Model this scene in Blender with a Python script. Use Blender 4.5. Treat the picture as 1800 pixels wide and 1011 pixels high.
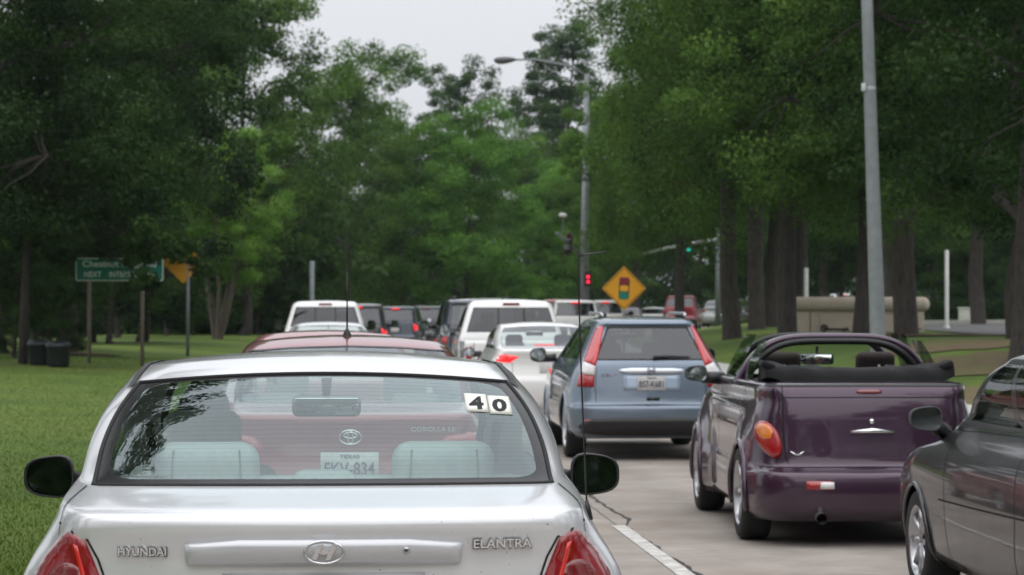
import bpy, bmesh, math, random
import numpy as np
from mathutils import Vector, Matrix
from mathutils.bvhtree import BVHTree
from mathutils.geometry import delaunay_2d_cdt

for _o in list(bpy.data.objects):
    bpy.data.objects.remove(_o)
SC = bpy.context.scene
COL = SC.collection
R = math.radians
PI = math.pi

# ------------------------------------------------------------------ camera
FPX = 4470.0            # focal length in pixels of the 1800 px wide photograph
CAMH = 1.64
YAW = math.atan(330 / FPX)
PITCH = math.atan(39.5 / FPX)
cam_d = bpy.data.cameras.new('camera')
cam = bpy.data.objects.new('camera', cam_d)
COL.objects.link(cam)
cam.location = (0, 0, CAMH)
cam.rotation_euler = (PI / 2 + PITCH, 0, -YAW)
cam_d.sensor_width = 36.0
cam_d.lens = 36.0 * FPX / 1800.0
cam_d.clip_start = 0.1
cam_d.clip_end = 3000
cam_d.dof.use_dof = True
cam_d.dof.focus_distance = 9.0
cam_d.dof.aperture_fstop = 7.8
SC.camera = cam

# ------------------------------------------------------------------ sky, sun, exposure
W = bpy.data.worlds.new('World')
SC.world = W
W.use_nodes = True
nt = W.node_tree
nt.nodes.clear()
sky = nt.nodes.new('ShaderNodeTexSky')
sky.sky_type = 'NISHITA'
sky.sun_disc = False
sky.sun_elevation = R(58)
sky.sun_rotation = R(205)
sky.air_density = 1.0
sky.dust_density = 0.4
hsv = nt.nodes.new('ShaderNodeHueSaturation')
hsv.inputs['Saturation'].default_value = 0.10
mixs = nt.nodes.new('ShaderNodeMixRGB')
mixs.inputs[0].default_value = 0.82
mixs.inputs[2].default_value = (5.45, 5.6, 5.95, 1)       # even cloud cover
bg = nt.nodes.new('ShaderNodeBackground')
bg.inputs['Strength'].default_value = 0.12
wo = nt.nodes.new('ShaderNodeOutputWorld')
nt.links.new(sky.outputs[0], hsv.inputs['Color'])
nt.links.new(hsv.outputs[0], mixs.inputs[1])
# an overcast dome brightens towards the zenith, alike in every direction
geo = nt.nodes.new('ShaderNodeTexCoord'); sep = nt.nodes.new('ShaderNodeSeparateXYZ')
nt.links.new(geo.outputs['Generated'], sep.inputs[0])
cie = nt.nodes.new('ShaderNodeMath'); cie.operation = 'MULTIPLY_ADD'; cie.use_clamp = False
cie.inputs[1].default_value = 1.9; cie.inputs[2].default_value = 0.9
mx0 = nt.nodes.new('ShaderNodeMath'); mx0.operation = 'MAXIMUM'; mx0.inputs[1].default_value = 0.0
nt.links.new(sep.outputs['Z'], mx0.inputs[0]); nt.links.new(mx0.outputs[0], cie.inputs[0])
mul = nt.nodes.new('ShaderNodeVectorMath'); mul.operation = 'SCALE'
nt.links.new(mixs.outputs[0], mul.inputs[0]); nt.links.new(cie.outputs[0], mul.inputs['Scale'])
nt.links.new(mul.outputs[0], bg.inputs['Color'])
nt.links.new(bg.outputs[0], wo.inputs['Surface'])

sun_d = bpy.data.lights.new('sun', 'SUN')
sun_d.energy = 1.35
sun_d.angle = R(110)
sun_d.color = (1.0, 0.96, 0.9)
sun = bpy.data.objects.new('sun', sun_d)
COL.objects.link(sun)
_sd = Vector((-0.25, -0.45, 0.86)).normalized()
sun.rotation_euler = _sd.to_track_quat('Z', 'Y').to_euler()

SC.view_settings.view_transform = 'Standard'
SC.view_settings.look = 'None'
SC.view_settings.gamma = 1
SC.view_settings.exposure = 0.06
SC.view_settings.use_curve_mapping = False
SC.render.engine = 'CYCLES'
SC.cycles.use_denoising = True
SC.cycles.max_bounces = 8
SC.cycles.transparent_max_bounces = 16
SC.cycles.caustics_reflective = False
SC.cycles.caustics_refractive = False

# ------------------------------------------------------------------ measuring helpers
_cm = cam.rotation_euler.to_matrix()
def at(px, py, Y):
    """world point seen at a photograph pixel, at depth Y"""
    d = _cm @ Vector(((px - 900) / FPX, (505.5 - py) / FPX, -1.0))
    k = Y / d.y
    return Vector((d.x * k, Y, CAMH + d.z * k))
def wx(px, Y):
    return at(px, 545, Y).x
def road_c(D):
    """sideways drift of the road axis: straight, then a bend to the right"""
    if D < 58: return 0.0
    if D < 150: return 0.0015 * (D - 58) ** 2
    return 0.0015 * 92 ** 2 + 0.276 * (D - 150)
LEFT_EDGE, RIGHT_EDGE, LANE_X = -1.45, 5.95, 2.23
def sst(a, b, v):
    t = min(1, max(0, (v - a) / (b - a)))
    return t * t * (3 - 2 * t)
def ground_z(x, y):
    r = x - road_c(max(y, 0))
    z = -0.03
    if r > RIGHT_EDGE + .1:
        z = 0.13 + 0.85 * sst(RIGHT_EDGE + .5, RIGHT_EDGE + 9, r) * sst(15, 60, y)
    elif r < LEFT_EDGE - .1:
        z = 0.13 + 0.30 * sst(1, 8, LEFT_EDGE - r) * sst(20, 90, y)
    return z

# ------------------------------------------------------------------ object helpers
def link(o):
    COL.objects.link(o); return o
def tag(o, label=None, cat=None, group=None, kind=None):
    for k, v in (('label', label), ('category', cat), ('group', group), ('kind', kind)):
        if v: o[k] = v
    return o
def empty(name, loc=(0, 0, 0), rz=0.0, label=None, cat=None, group=None):
    o = link(bpy.data.objects.new(name, None))
    o.location = loc; o.rotation_euler = (0, 0, rz)
    o.empty_display_size = .2
    return tag(o, label, cat, group)
def mesh_obj(name, me, mats=None, parent=None, smooth=False):
    if mats:
        for m in (mats if isinstance(mats, (list, tuple)) else [mats]):
            me.materials.append(m)
    if smooth and len(me.polygons):
        me.polygons.foreach_set('use_smooth', [True] * len(me.polygons))
    o = link(bpy.data.objects.new(name, me))
    if parent: o.parent = parent
    return o
def pyd(name, v, f, mats=None, parent=None, smooth=False):
    me = bpy.data.meshes.new(name)
    me.from_pydata([tuple(p) for p in v], [], [tuple(q) for q in f])
    me.validate(); me.update()
    return mesh_obj(name, me, mats, parent, smooth)
def bm_obj(name, bm, mats=None, parent=None, smooth=False):
    me = bpy.data.meshes.new(name)
    bmesh.ops.recalc_face_normals(bm, faces=bm.faces[:])
    bm.to_mesh(me); bm.free()
    return mesh_obj(name, me, mats, parent, smooth)
def copy_tree(o, parent=None):
    c = o.copy(); COL.objects.link(c)
    if parent: c.parent = parent
    for ch in o.children: copy_tree(ch, c)
    return c

class MB:
    """collects simple solids into one mesh"""
    def __init__(s): s.v = []; s.f = []
    def add(s, v, f):
        n = len(s.v); s.v += [tuple(p) for p in v]; s.f += [tuple(i + n for i in q) for q in f]; return s
    def box(s, c, d, M=None):
        x, y, z = d[0] / 2, d[1] / 2, d[2] / 2
        v = [Vector((a * x, b * y, e * z)) for a in (-1, 1) for b in (-1, 1) for e in (-1, 1)]
        if M is not None: v = [M @ p for p in v]
        v = [p + Vector(c) for p in v]
        return s.add(v, [(0, 1, 3, 2), (4, 6, 7, 5), (0, 4, 5, 1), (2, 3, 7, 6), (0, 2, 6, 4), (1, 5, 7, 3)])
    def tube(s, pts, rad, n=10, cap=True):
        pts = [Vector(p) for p in pts]
        if not isinstance(rad, (list, tuple)): rad = [rad] * len(pts)
        v = []; f = []
        ref = Vector((0, 0, 1))
        for i, p in enumerate(pts):
            t = (pts[min(i + 1, len(pts) - 1)] - pts[max(i - 1, 0)])
            t = t.normalized() if t.length > 1e-9 else Vector((0, 0, 1))
            if abs(t.dot(ref)) > .95: ref = Vector((1, 0, 0)) if abs(t.x) < .9 else Vector((0, 1, 0))
            a = t.cross(ref).normalized(); b = t.cross(a)
            ref = b.cross(t) * -1 if False else ref
            for k in range(n):
                w = 2 * PI * k / n
                v.append(p + (a * math.cos(w) + b * math.sin(w)) * rad[i])
        for i in range(len(pts) - 1):
            for k in range(n):
                f.append((i * n + k, i * n + (k + 1) % n, (i + 1) * n + (k + 1) % n, (i + 1) * n + k))
        if cap:
            f.append(tuple(range(n))[::-1]); f.append(tuple(range((len(pts) - 1) * n, len(pts) * n)))
        return s.add(v, f)
    def lathe(s, prof, c=(0, 0, 0), axis='z', n=32):
        """prof: (radius, height) pairs"""
        v = []; f = []
        for r, h in prof:
            for k in range(n):
                w = 2 * PI * k / n; a, b = r * math.cos(w), r * math.sin(w)
                p = (a, b, h) if axis == 'z' else (h, a, b) if axis == 'x' else (a, h, b)
                v.append(Vector(p) + Vector(c))
        m = len(prof)
        for i in range(m - 1):
            for k in range(n):
                f.append((i * n + k, i * n + (k + 1) % n, (i + 1) * n + (k + 1) % n, (i + 1) * n + k))
        return s.add(v, f)
    def build(s, name, mat, parent=None, smooth=False):
        o = pyd(name, s.v, s.f, mat, parent, smooth)
        bm = bmesh.new(); bm.from_mesh(o.data)
        bmesh.ops.recalc_face_normals(bm, faces=bm.faces[:]); bm.to_mesh(o.data); bm.free()
        return o
def soft_box(name, c, d, bev, mat, parent, rot=None, seg=3):
    bm = bmesh.new(); bmesh.ops.create_cube(bm, size=1)
    bmesh.ops.scale(bm, vec=d, verts=bm.verts)
    bmesh.ops.bevel(bm, geom=bm.edges[:], offset=bev, segments=seg, profile=.5, affect='EDGES')
    if rot is not None: bmesh.ops.rotate(bm, cent=(0, 0, 0), matrix=rot, verts=bm.verts)
    bmesh.ops.translate(bm, vec=c, verts=bm.verts)
    return bm_obj(name, bm, mat, parent, True)
def evaluated(o):
    dg = bpy.context.evaluated_depsgraph_get()
    me = bpy.data.meshes.new_from_object(o.evaluated_get(dg))
    return me
_glyph = {}
def text_obj(name, s, w, h, c, mat, parent, thick=.004, bold=.0, face='rear', shear=0.0):
    """raised lettering w x h metres, centred at c, read from behind (-y)"""
    cu = bpy.data.curves.new('lettering', 'FONT'); cu.body = s; cu.size = 1; cu.extrude = .01; cu.offset = bold; cu.shear = shear
    cu.align_x = 'CENTER'; cu.resolution_u = 3
    t = link(bpy.data.objects.new('lettering', cu)); bpy.context.view_layer.update()
    me = evaluated(t); bpy.data.objects.remove(t)
    n = len(me.vertices); co = np.empty(n * 3); me.vertices.foreach_get('co', co); co = co.reshape(n, 3)
    lo, hi = co.min(0), co.max(0); ctr = (lo + hi) / 2; sz = hi - lo
    q = (co - ctr) * np.array([w / sz[0], h / sz[1], thick / max(sz[2], 1e-6)])
    out = np.stack([q[:, 0], -q[:, 2], q[:, 1]], 1) + np.array(c)
    me.vertices.foreach_set('co', out.ravel()); me.update()
    return mesh_obj(name, me, mat, parent)

# ------------------------------------------------------------------ materials
def newmat(name):
    m = bpy.data.materials.new(name); m.use_nodes = True
    t = m.node_tree; t.nodes.clear()
    o = t.nodes.new('ShaderNodeOutputMaterial')
    return m, t, o
def N(t, kind, **kw):
    n = t.nodes.new('ShaderNode' + kind)
    for k, v in kw.items():
        if k in n.inputs: n.inputs[k].default_value = v
        else: setattr(n, k, v)
    return n
def principled(t, col, rough=.5, metal=0, coat=0, spec=.5):
    p = t.nodes.new('ShaderNodeBsdfPrincipled')
    p.inputs['Base Color'].default_value = (*col, 1)
    p.inputs['Roughness'].default_value = rough
    p.inputs['Metallic'].default_value = metal
    p.inputs['Coat Weight'].default_value = coat
    p.inputs['Coat Roughness'].default_value = .04
    p.inputs['Specular IOR Level'].default_value = spec
    return p
def simple(name, col, rough=.5, metal=0, coat=0, vary=.0, scale=8.0, bump=0.0, emit=None, es=1.0, spec=.5):
    m, t, o = newmat(name)
    p = principled(t, col, rough, metal, coat, spec)
    if vary or bump:
        tc = N(t, 'TexCoord'); nz = N(t, 'TexNoise', Scale=scale, Detail=6.0, Roughness=.6)
        t.links.new(tc.outputs['Object'], nz.inputs['Vector'])
        if vary:
            mx = N(t, 'MixRGB', blend_type='MULTIPLY'); mx.inputs[0].default_value = 1
            rp = N(t, 'ValToRGB')
            rp.color_ramp.elements[0].position = .25; rp.color_ramp.elements[1].position = .75
            a, b = 1 - vary, 1 + vary * .5
            rp.color_ramp.elements[0].color = (a, a, a, 1); rp.color_ramp.elements[1].color = (b, b, b, 1)
            mx.inputs[1].default_value = (*col, 1)
            t.links.new(nz.outputs['Fac'], rp.inputs[0]); t.links.new(rp.outputs[0], mx.inputs[2])
            t.links.new(mx.outputs[0], p.inputs['Base Color'])
        if bump:
            b = N(t, 'Bump', Strength=bump, Distance=.02)
            t.links.new(nz.outputs['Fac'], b.inputs['Height']); t.links.new(b.outputs[0], p.inputs['Normal'])
    if emit:
        p.inputs['Emission Color'].default_value = (*emit, 1); p.inputs['Emission Strength'].default_value = es
    t.links.new(p.outputs[0], o.inputs['Surface'])
    return m
def paint(name, col, metal=.35, rough=.32, trim=(.10, .10, .105), coat=1.0, specks=False, dust=.35):
    """clear-coated car paint outside, cloth or plastic trim on the cabin side of the sheet"""
    m, t, o = newmat(name)
    p = principled(t, col, rough, metal, coat)
    tc = N(t, 'TexCoord'); nz = N(t, 'TexNoise', Scale=3.0, Detail=8.0, Roughness=.65)
    t.links.new(tc.outputs['Object'], nz.inputs['Vector'])
    mr = N(t, 'MapRange'); mr.inputs['To Min'].default_value = rough - .05; mr.inputs['To Max'].default_value = rough + .12
    t.links.new(nz.outputs['Fac'], mr.inputs['Value']); t.links.new(mr.outputs[0], p.inputs['Roughness'])
    # road dust that gathers low on the sheet metal
    sx = N(t, 'SeparateXYZ'); t.links.new(tc.outputs['Object'], sx.inputs[0])
    lo = N(t, 'MapRange'); lo.inputs['From Min'].default_value = .75; lo.inputs['From Max'].default_value = .2
    lo.inputs['To Min'].default_value = 0; lo.inputs['To Max'].default_value = dust
    t.links.new(sx.outputs['Z'], lo.inputs['Value'])
    mu = N(t, 'Math', operation='MULTIPLY'); t.links.new(lo.outputs[0], mu.inputs[0]); t.links.new(nz.outputs['Fac'], mu.inputs[1])
    mx = N(t, 'MixRGB'); mx.inputs[1].default_value = (*col, 1); mx.inputs[2].default_value = (.22, .19, .16, 1)
    t.links.new(mu.outputs[0], mx.inputs[0]); t.links.new(mx.outputs[0], p.inputs['Base Color'])
    if specks:                       # grit, water marks and a film of dust
        n2 = N(t, 'TexNoise', Scale=95.0, Detail=2.0); t.links.new(tc.outputs['Object'], n2.inputs['Vector'])
        r2 = N(t, 'ValToRGB'); r2.color_ramp.elements[0].position = .735; r2.color_ramp.elements[1].position = .765
        t.links.new(n2.outputs['Fac'], r2.inputs[0])
        n3 = N(t, 'TexNoise', Scale=5.5, Detail=9.0, Roughness=.75); t.links.new(tc.outputs['Object'], n3.inputs['Vector'])
        r3 = N(t, 'ValToRGB'); r3.color_ramp.elements[0].position = .42; r3.color_ramp.elements[1].position = .72
        r3.color_ramp.elements[1].color = (.13, .13, .13, 1); t.links.new(n3.outputs['Fac'], r3.inputs[0])
        ma = N(t, 'MixRGB'); ma.inputs[2].default_value = (.50, .49, .47, 1); t.links.new(r3.outputs[0], ma.inputs[0]); t.links.new(mx.outputs[0], ma.inputs[1])
        mb_ = N(t, 'MixRGB'); mb_.inputs[2].default_value = (.13, .12, .10, 1); t.links.new(r2.outputs[0], mb_.inputs[0]); t.links.new(ma.outputs[0], mb_.inputs[1])
        t.links.new(mb_.outputs[0], p.inputs['Base Color'])
        rr = N(t, 'MapRange'); rr.inputs['To Min'].default_value = .02; rr.inputs['To Max'].default_value = .16; t.links.new(n3.outputs['Fac'], rr.inputs['Value']); t.links.new(rr.outputs[0], p.inputs['Coat Roughness'])
    d = N(t, 'BsdfDiffuse', Color=(*trim, 1))
    g = N(t, 'NewGeometry'); s = N(t, 'MixShader')
    t.links.new(g.outputs['Backfacing'], s.inputs[0]); t.links.new(p.outputs[0], s.inputs[1]); t.links.new(d.outputs[0], s.inputs[2])
    t.links.new(s.outputs[0], o.inputs['Surface'])
    return m
def glass(name, tint=(.8, .86, .84), frit=None, lines=0, rough=0.0, refl=1.0, gcol=(.95, .97, 1)):
    """thin pane: tinted see-through plus mirror reflection; frit=(u,v,radius) adds the printed black border"""
    m, t, o = newmat(name)
    tr = N(t, 'BsdfTransparent', Color=(*tint, 1))
    gl = N(t, 'BsdfGlossy', Roughness=rough, Color=(*gcol, 1))
    ge = N(t, 'NewGeometry'); dt = N(t, 'VectorMath', operation='DOT_PRODUCT')
    t.links.new(ge.outputs['Normal'], dt.inputs[0]); t.links.new(ge.outputs['Incoming'], dt.inputs[1])
    ab = N(t, 'Math', operation='ABSOLUTE'); t.links.new(dt.outputs['Value'], ab.inputs[0])
    om = N(t, 'Math', operation='SUBTRACT'); om.inputs[0].default_value = 1; t.links.new(ab.outputs[0], om.inputs[1])
    pw = N(t, 'Math', operation='POWER'); pw.inputs[1].default_value = 5; t.links.new(om.outputs[0], pw.inputs[0])
    k = N(t, 'Math', operation='MULTIPLY_ADD'); k.inputs[1].default_value = .9 * refl; k.inputs[2].default_value = .075 * refl; k.use_clamp = True
    t.links.new(pw.outputs[0], k.inputs[0])
    mx = N(t, 'MixShader')
    t.links.new(k.outputs[0], mx.inputs[0]); t.links.new(tr.outputs[0], mx.inputs[1]); t.links.new(gl.outputs[0], mx.inputs[2])
    out = mx
    if frit:
        bu, bv, rad = frit[:3]; bvt = frit[3] if len(frit) > 3 else bv
        uv = N(t, 'UVMap'); sx = N(t, 'SeparateXYZ'); t.links.new(uv.outputs[0], sx.inputs[0])
        def M(op, a, b=None):
            n = N(t, 'Math', operation=op)
            for i, q in enumerate((a, b)):
                if q is None: continue
                if isinstance(q, (int, float)): n.inputs[i].default_value = q
                else: t.links.new(q, n.inputs[i])
            return n.outputs[0]
        # rounded rectangle distance in UV metres
        cu = M('ABSOLUTE', sx.outputs[0])                    # u is centred on the pane, in metres from the middle
        hu = N(t, 'UVMap', uv_map='half'); hs = N(t, 'SeparateXYZ'); t.links.new(hu.outputs[0], hs.inputs[0])
        du = M('SUBTRACT', M('ADD', cu, bu + rad), hs.outputs[0])
        va = M('SUBTRACT', bv + rad, sx.outputs[1]); vb = M('SUBTRACT', M('ADD', sx.outputs[1], bvt + rad), hs.outputs[1])
        dv = M('MAXIMUM', va, vb)
        a = M('MAXIMUM', du, 0); b = M('MAXIMUM', dv, 0)
        dist = M('SQRT', M('ADD', M('MULTIPLY', a, a), M('MULTIPLY', b, b)))
        mask = M('GREATER_THAN', dist, rad)
        if lines:
            fr2 = M('FRACT', M('DIVIDE', sx.outputs[1], lines)); ln = M('LESS_THAN', fr2, .045)
            ln = M('MULTIPLY', ln, .45)
            mask = M('MAXIMUM', mask, ln)
        bk = principled(t, (.012, .012, .013), .22, 0, 0, .15)
        m2 = N(t, 'MixShader'); t.links.new(mask, m2.inputs[0]); t.links.new(mx.outputs[0], m2.inputs[1]); t.links.new(bk.outputs[0], m2.inputs[2])
        out = m2
    t.links.new(out.outputs[0], o.inputs['Surface'])
    return m
def lens(name, col, emit=0.0, rough=.12, stripes=60.0):
    m, t, o = newmat(name)
    p = principled(t, col, rough, 0, 1.0)
    tc = N(t, 'TexCoord'); wv = N(t, 'TexWave', Scale=stripes, Distortion=0.0); wv.bands_direction = 'X'
    t.links.new(tc.outputs['Object'], wv.inputs['Vector'])
    b = N(t, 'Bump', Strength=.25, Distance=.004); t.links.new(wv.outputs['Fac'], b.inputs['Height']); t.links.new(b.outputs[0], p.inputs['Normal'])
    cn = N(t, 'Bump', Strength=0.0); t.links.new(cn.outputs[0], p.inputs['Coat Normal'])
    if emit:
        p.inputs['Emission Color'].default_value = (1, .012, .02, 1); p.inputs['Emission Strength'].default_value = emit
    t.links.new(p.outputs[0], o.inputs['Surface'])
    return m
BLACK = simple('black_plastic', (.012, .012, .013), .45)
RUBBER = simple('rubber', (.014, .014, .014), .8, vary=.3)
GAP = simple('panel_gap', (.006, .006, .006), .9)
CHROME = simple('chrome', (.75, .76, .78), .12, 1.0)
ALLOY = simple('alloy', (.52, .53, .55), .28, .9)
DARK_IN = simple('dark_upholstery', (.03, .03, .032), .85, vary=.3, scale=30)
GREY_IN = simple('grey_upholstery', (.44, .445, .43), .9, vary=.15, scale=25, bump=.15)
MIRROR = simple('mirror_glass', (.75, .78, .8), .02, 1.0)
WHITE_PL = simple('plate_white', (.55, .55, .54), .45, vary=.2, scale=30)
INK = simple('plate_ink', (.03, .04, .09), .5)
RED = lens('red_lens', (.34, .006, .010))
RED_DK = lens('dark_red_lens', (.16, .004, .006))
RED_ON = lens('lit_red_lens', (.55, .01, .012), emit=.9)
CLEAR = lens('clear_lens', (.72, .70, .70), rough=.15)
AMBER = lens('amber_lens', (.75, .22, .02))
# ------------------------------------------------------------------ car builder: a stack of horizontal outlines
def pchip(tab, n):
    """monotone cubic through the rows, n steps between two rows"""
    A = np.array(tab, float); m = len(A)
    d = A[1:] - A[:-1]
    s = np.zeros_like(A)
    for i in range(1, m - 1):
        a, b = d[i - 1], d[i]
        ok = a * b > 0
        s[i] = np.where(ok, 2 * a * b / np.where(ok, a + b, 1), 0)
    s[0], s[-1] = d[0], d[-1]
    out = []
    for i in range(m - 1):
        for k in range(n):
            u = k / n; u2, u3 = u * u, u * u * u
            out.append((2 * u3 - 3 * u2 + 1) * A[i] + (u3 - 2 * u2 + u) * s[i] + (-2 * u3 + 3 * u2) * A[i + 1] + (u3 - u2) * s[i + 1])
    out.append(A[-1])
    return np.array(out)

class Shell:
    def __init__(s, rows, side, nR=8, nC=7, nF=6, nsub=3, kr=.05, kf=.08, flare=None, warp=None):
        s.nsub = nsub
        T = pchip(rows, nsub)
        s.K = {'R': nR, 'S': nR + nC, 'F': nR + nC + len(side) - 1}
        s.K['G'] = s.K['F'] + nC; s.K['H'] = s.K['G'] + nF
        H = s.K['H']
        L = max(r[2] for r in rows); ym = L * .5
        G = np.zeros((len(T), 2 * H, 3))
        for i, (z, yr, yf, w, ar, br, bow, af, bf) in enumerate(T):
            pts = []
            for k in range(nR + 1):
                x = (w - ar) * k / nR
                pts.append((x, yr + bow * (x / w) ** 2))
            x0, y0 = pts[-1]
            for k in range(1, nC + 1):
                q = PI / 2 * k / nC
                pts.append((x0 + ar * math.sin(q), y0 + br * (1 - math.cos(q))))
            ya = y0 + br
            bowf = .12
            yb = yf - bowf * ((w - af) / w) ** 2 - bf
            for fr in side[1:]:
                pts.append((w, ya + (yb - ya) * fr))
            for k in range(1, nC + 1):
                q = PI / 2 * k / nC
                pts.append((w - af + af * math.cos(q), yb + bf * math.sin(q)))
            xe = w - af
            for k in range(1, nF + 1):
                x = xe * (1 - k / nF)
                pts.append((x, yf - bowf * (x / w) ** 2))
            for k, (x, y) in enumerate(pts):
                if y < ym: x *= 1 - kr * ((ym - y) / ym) ** 2.5
                else: x *= 1 - kf * ((y - ym) / (L - ym)) ** 2.5
                zz = z
                if flare:
                    for (fy, fz, fr_, amt, sg) in flare:
                        r = math.hypot(y - fy, z - fz)
                        x += amt * math.exp(-((max(0, r - fr_)) / sg) ** 2) * (1 if x > .4 else 0)
                if warp: x, y, zz = warp(x, y, zz)
                G[i, k] = (x, y, zz)
                if 0 < k < H: G[i, 2 * H - k] = (-x, y, zz)
        s.G = G; s.H = H; s.T = T
    def row(s, r): return int(round(r * s.nsub))
    def finish(s, name, mat, parent, regions, crown=.03, arches=(), cap=True, bottom=True, capf=(.92, .8, .62, .42, .2, 0), hole=None, arch=None):
        """regions: (part name, material, row0, row1, k0, k1, mode) mode: 'mid' spans both halves, 'pair' one on each side"""
        G, H = s.G, s.H; nT, nN = G.shape[:2]
        used = np.zeros((nT, nN), bool)
        parts = []
        for (pn, pm, r0, r1, k0, k1, mode) in regions:
            i0, i1 = s.row(r0), s.row(r1)
            sets = []
            if mode == 'mid': sets.append([(k % nN) for k in range(-k1, k1 + 1)])
            elif mode == 'front': sets.append([k % nN for k in range(k0, 2 * H - k0 + 1)])
            else:
                sets.append(list(range(k0, k1 + 1)))
                sets.append([(2 * H - k) % nN for k in range(k0, k1 + 1)])
            for ks in sets:
                g = G[i0:i1 + 1][:, ks]
                n1, n2 = g.shape[:2]
                dirn = 1
                kk = ks
                for i in range(i0, i1):
                    for a, b in zip(ks[:-1], ks[1:]):
                        lo = a if (b - a) % nN == 1 else b
                        used[i, lo] = True
                parts.append((pn, pm, g))
        v = [tuple(p) for p in G.reshape(-1, 3)]
        faces = []
        dead = np.zeros((nT, nN), bool)
        for (ay, az, aR) in arches:
            for i in range(nT - 1):
                for k in range(nN):
                    c = (G[i, k] + G[i, (k + 1) % nN] + G[i + 1, k] + G[i + 1, (k + 1) % nN]) / 4
                    if abs(c[0]) > .5 and math.hypot(c[1] - ay, c[2] - az) < aR: dead[i, k] = True
        rim = {}
        for i in range(nT - 1):
            for k in range(nN):
                if used[i, k] or dead[i, k]: continue
                faces.append((i * nN + k, i * nN + (k + 1) % nN, (i + 1) * nN + (k + 1) % nN, (i + 1) * nN + k))
        for (ay, az, aR) in arches:
            for i in range(nT):
                for k in range(nN):
                    p = G[i, k]
                    if abs(p[0]) < .5: continue
                    near = [dead[a, b % nN] for a in (i - 1, i) for b in (k - 1, k) if 0 <= a < nT - 1]
                    if any(near) and not all(near):
                        d = np.array([p[1] - ay, p[2] - az]); r = np.hypot(*d)
                        if r > 1e-6 and r < aR * 1.4 and r > aR * .6:
                            d *= aR / r
                            v[i * nN + k] = (p[0], ay + d[0], az + d[1])
        if bottom: faces.append(tuple(range(nN))[::-1])
        if cap:
            top = G[-1]; base = (nT - 1) * nN; prev = base
            wmax = np.abs(top[:, 0]).max(); y0, y1 = top[:, 1].min() + wmax, top[:, 1].max() - wmax
            if y1 < y0: y0 = y1 = (y0 + y1) / 2
            for f in capf:
                st = len(v)
                for k in range(nN):
                    ys = min(max(top[k, 1], y0), y1)
                    v.append((top[k, 0] * f, ys + (top[k, 1] - ys) * f, top[k, 2] + crown * (1 - f ** 2) + ((arch(top[k, 0] * f) - arch(top[k, 0])) if arch else 0)))
                for k in range(nN):
                    q = (prev + k, prev + (k + 1) % nN, st + (k + 1) % nN, st + k)
                    if hole and hole(sum(v[a][0] for a in q) / 4, sum(v[a][1] for a in q) / 4, f): continue
                    faces.append(q)
                prev = st
        bm = bmesh.new()
        bv = [bm.verts.new(p) for p in v]
        for f in faces:
            try: bm.faces.new([bv[i] for i in f])
            except ValueError: pass
        bmesh.ops.remove_doubles(bm, verts=bm.verts[:], dist=.0004)
        bmesh.ops.delete(bm, geom=[x for x in bm.verts if not x.link_faces], context='VERTS')
        me = bpy.data.meshes.new(name); bm.to_mesh(me); bm.free()
        o = mesh_obj(name, me, mat, parent, True)
        # full surface (windows included) for laying lamps and badges on
        fb = [(i * nN + k, i * nN + (k + 1) % nN, (i + 1) * nN + (k + 1) % nN, (i + 1) * nN + k) for i in range(nT - 1) for k in range(nN)]
        s.bvh = BVHTree.FromPolygons([tuple(p) for p in G.reshape(-1, 3)], fb)
        out = {}
        for (pn, pm, g) in parts:
            out.setdefault(pn, []).append(s.pane(pn, pm, g, parent))
        return o, out
    def pane(s, pn, pm, g, parent):
        n1, n2 = g.shape[:2]
        vv = g.reshape(-1, 3); ff = []
        for i in range(n1 - 1):
            for k in range(n2 - 1):
                ff.append((i * n2 + k, i * n2 + k + 1, (i + 1) * n2 + k + 1, (i + 1) * n2 + k))
        me = bpy.data.meshes.new(pn); me.from_pydata([tuple(p) for p in vv], [], ff)
        # pane coordinates in metres: from the middle, and from the lower edge
        seg = np.linalg.norm(np.diff(g, axis=1), axis=2); arc = np.concatenate([np.zeros((n1, 1)), np.cumsum(seg, 1)], 1)
        half = arc[:, -1:] / 2; U = arc - half
        vs = np.linalg.norm(np.diff(g, axis=0), axis=2); V = np.concatenate([np.zeros((1, n2)), np.cumsum(vs, 0)], 0)
        tot = np.broadcast_to(V[-1:], V.shape)
        u1 = me.uv_layers.new(name='UVMap'); u2 = me.uv_layers.new(name='half')
        idx = np.empty(len(me.loops), int); me.loops.foreach_get('vertex_index', idx)
        u1.data.foreach_set('uv', np.stack([U.ravel()[idx], V.ravel()[idx]], 1).ravel())
        hb = np.broadcast_to(half, U.shape)
        u2.data.foreach_set('uv', np.stack([hb.ravel()[idx], tot.ravel()[idx]], 1).ravel())
        bm = bmesh.new(); bm.from_mesh(me); bmesh.ops.recalc_face_normals(bm, faces=bm.faces[:])
        bm.to_mesh(me); bm.free()
        o = mesh_obj(pn, me, pm, parent, True)
        return o

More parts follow.
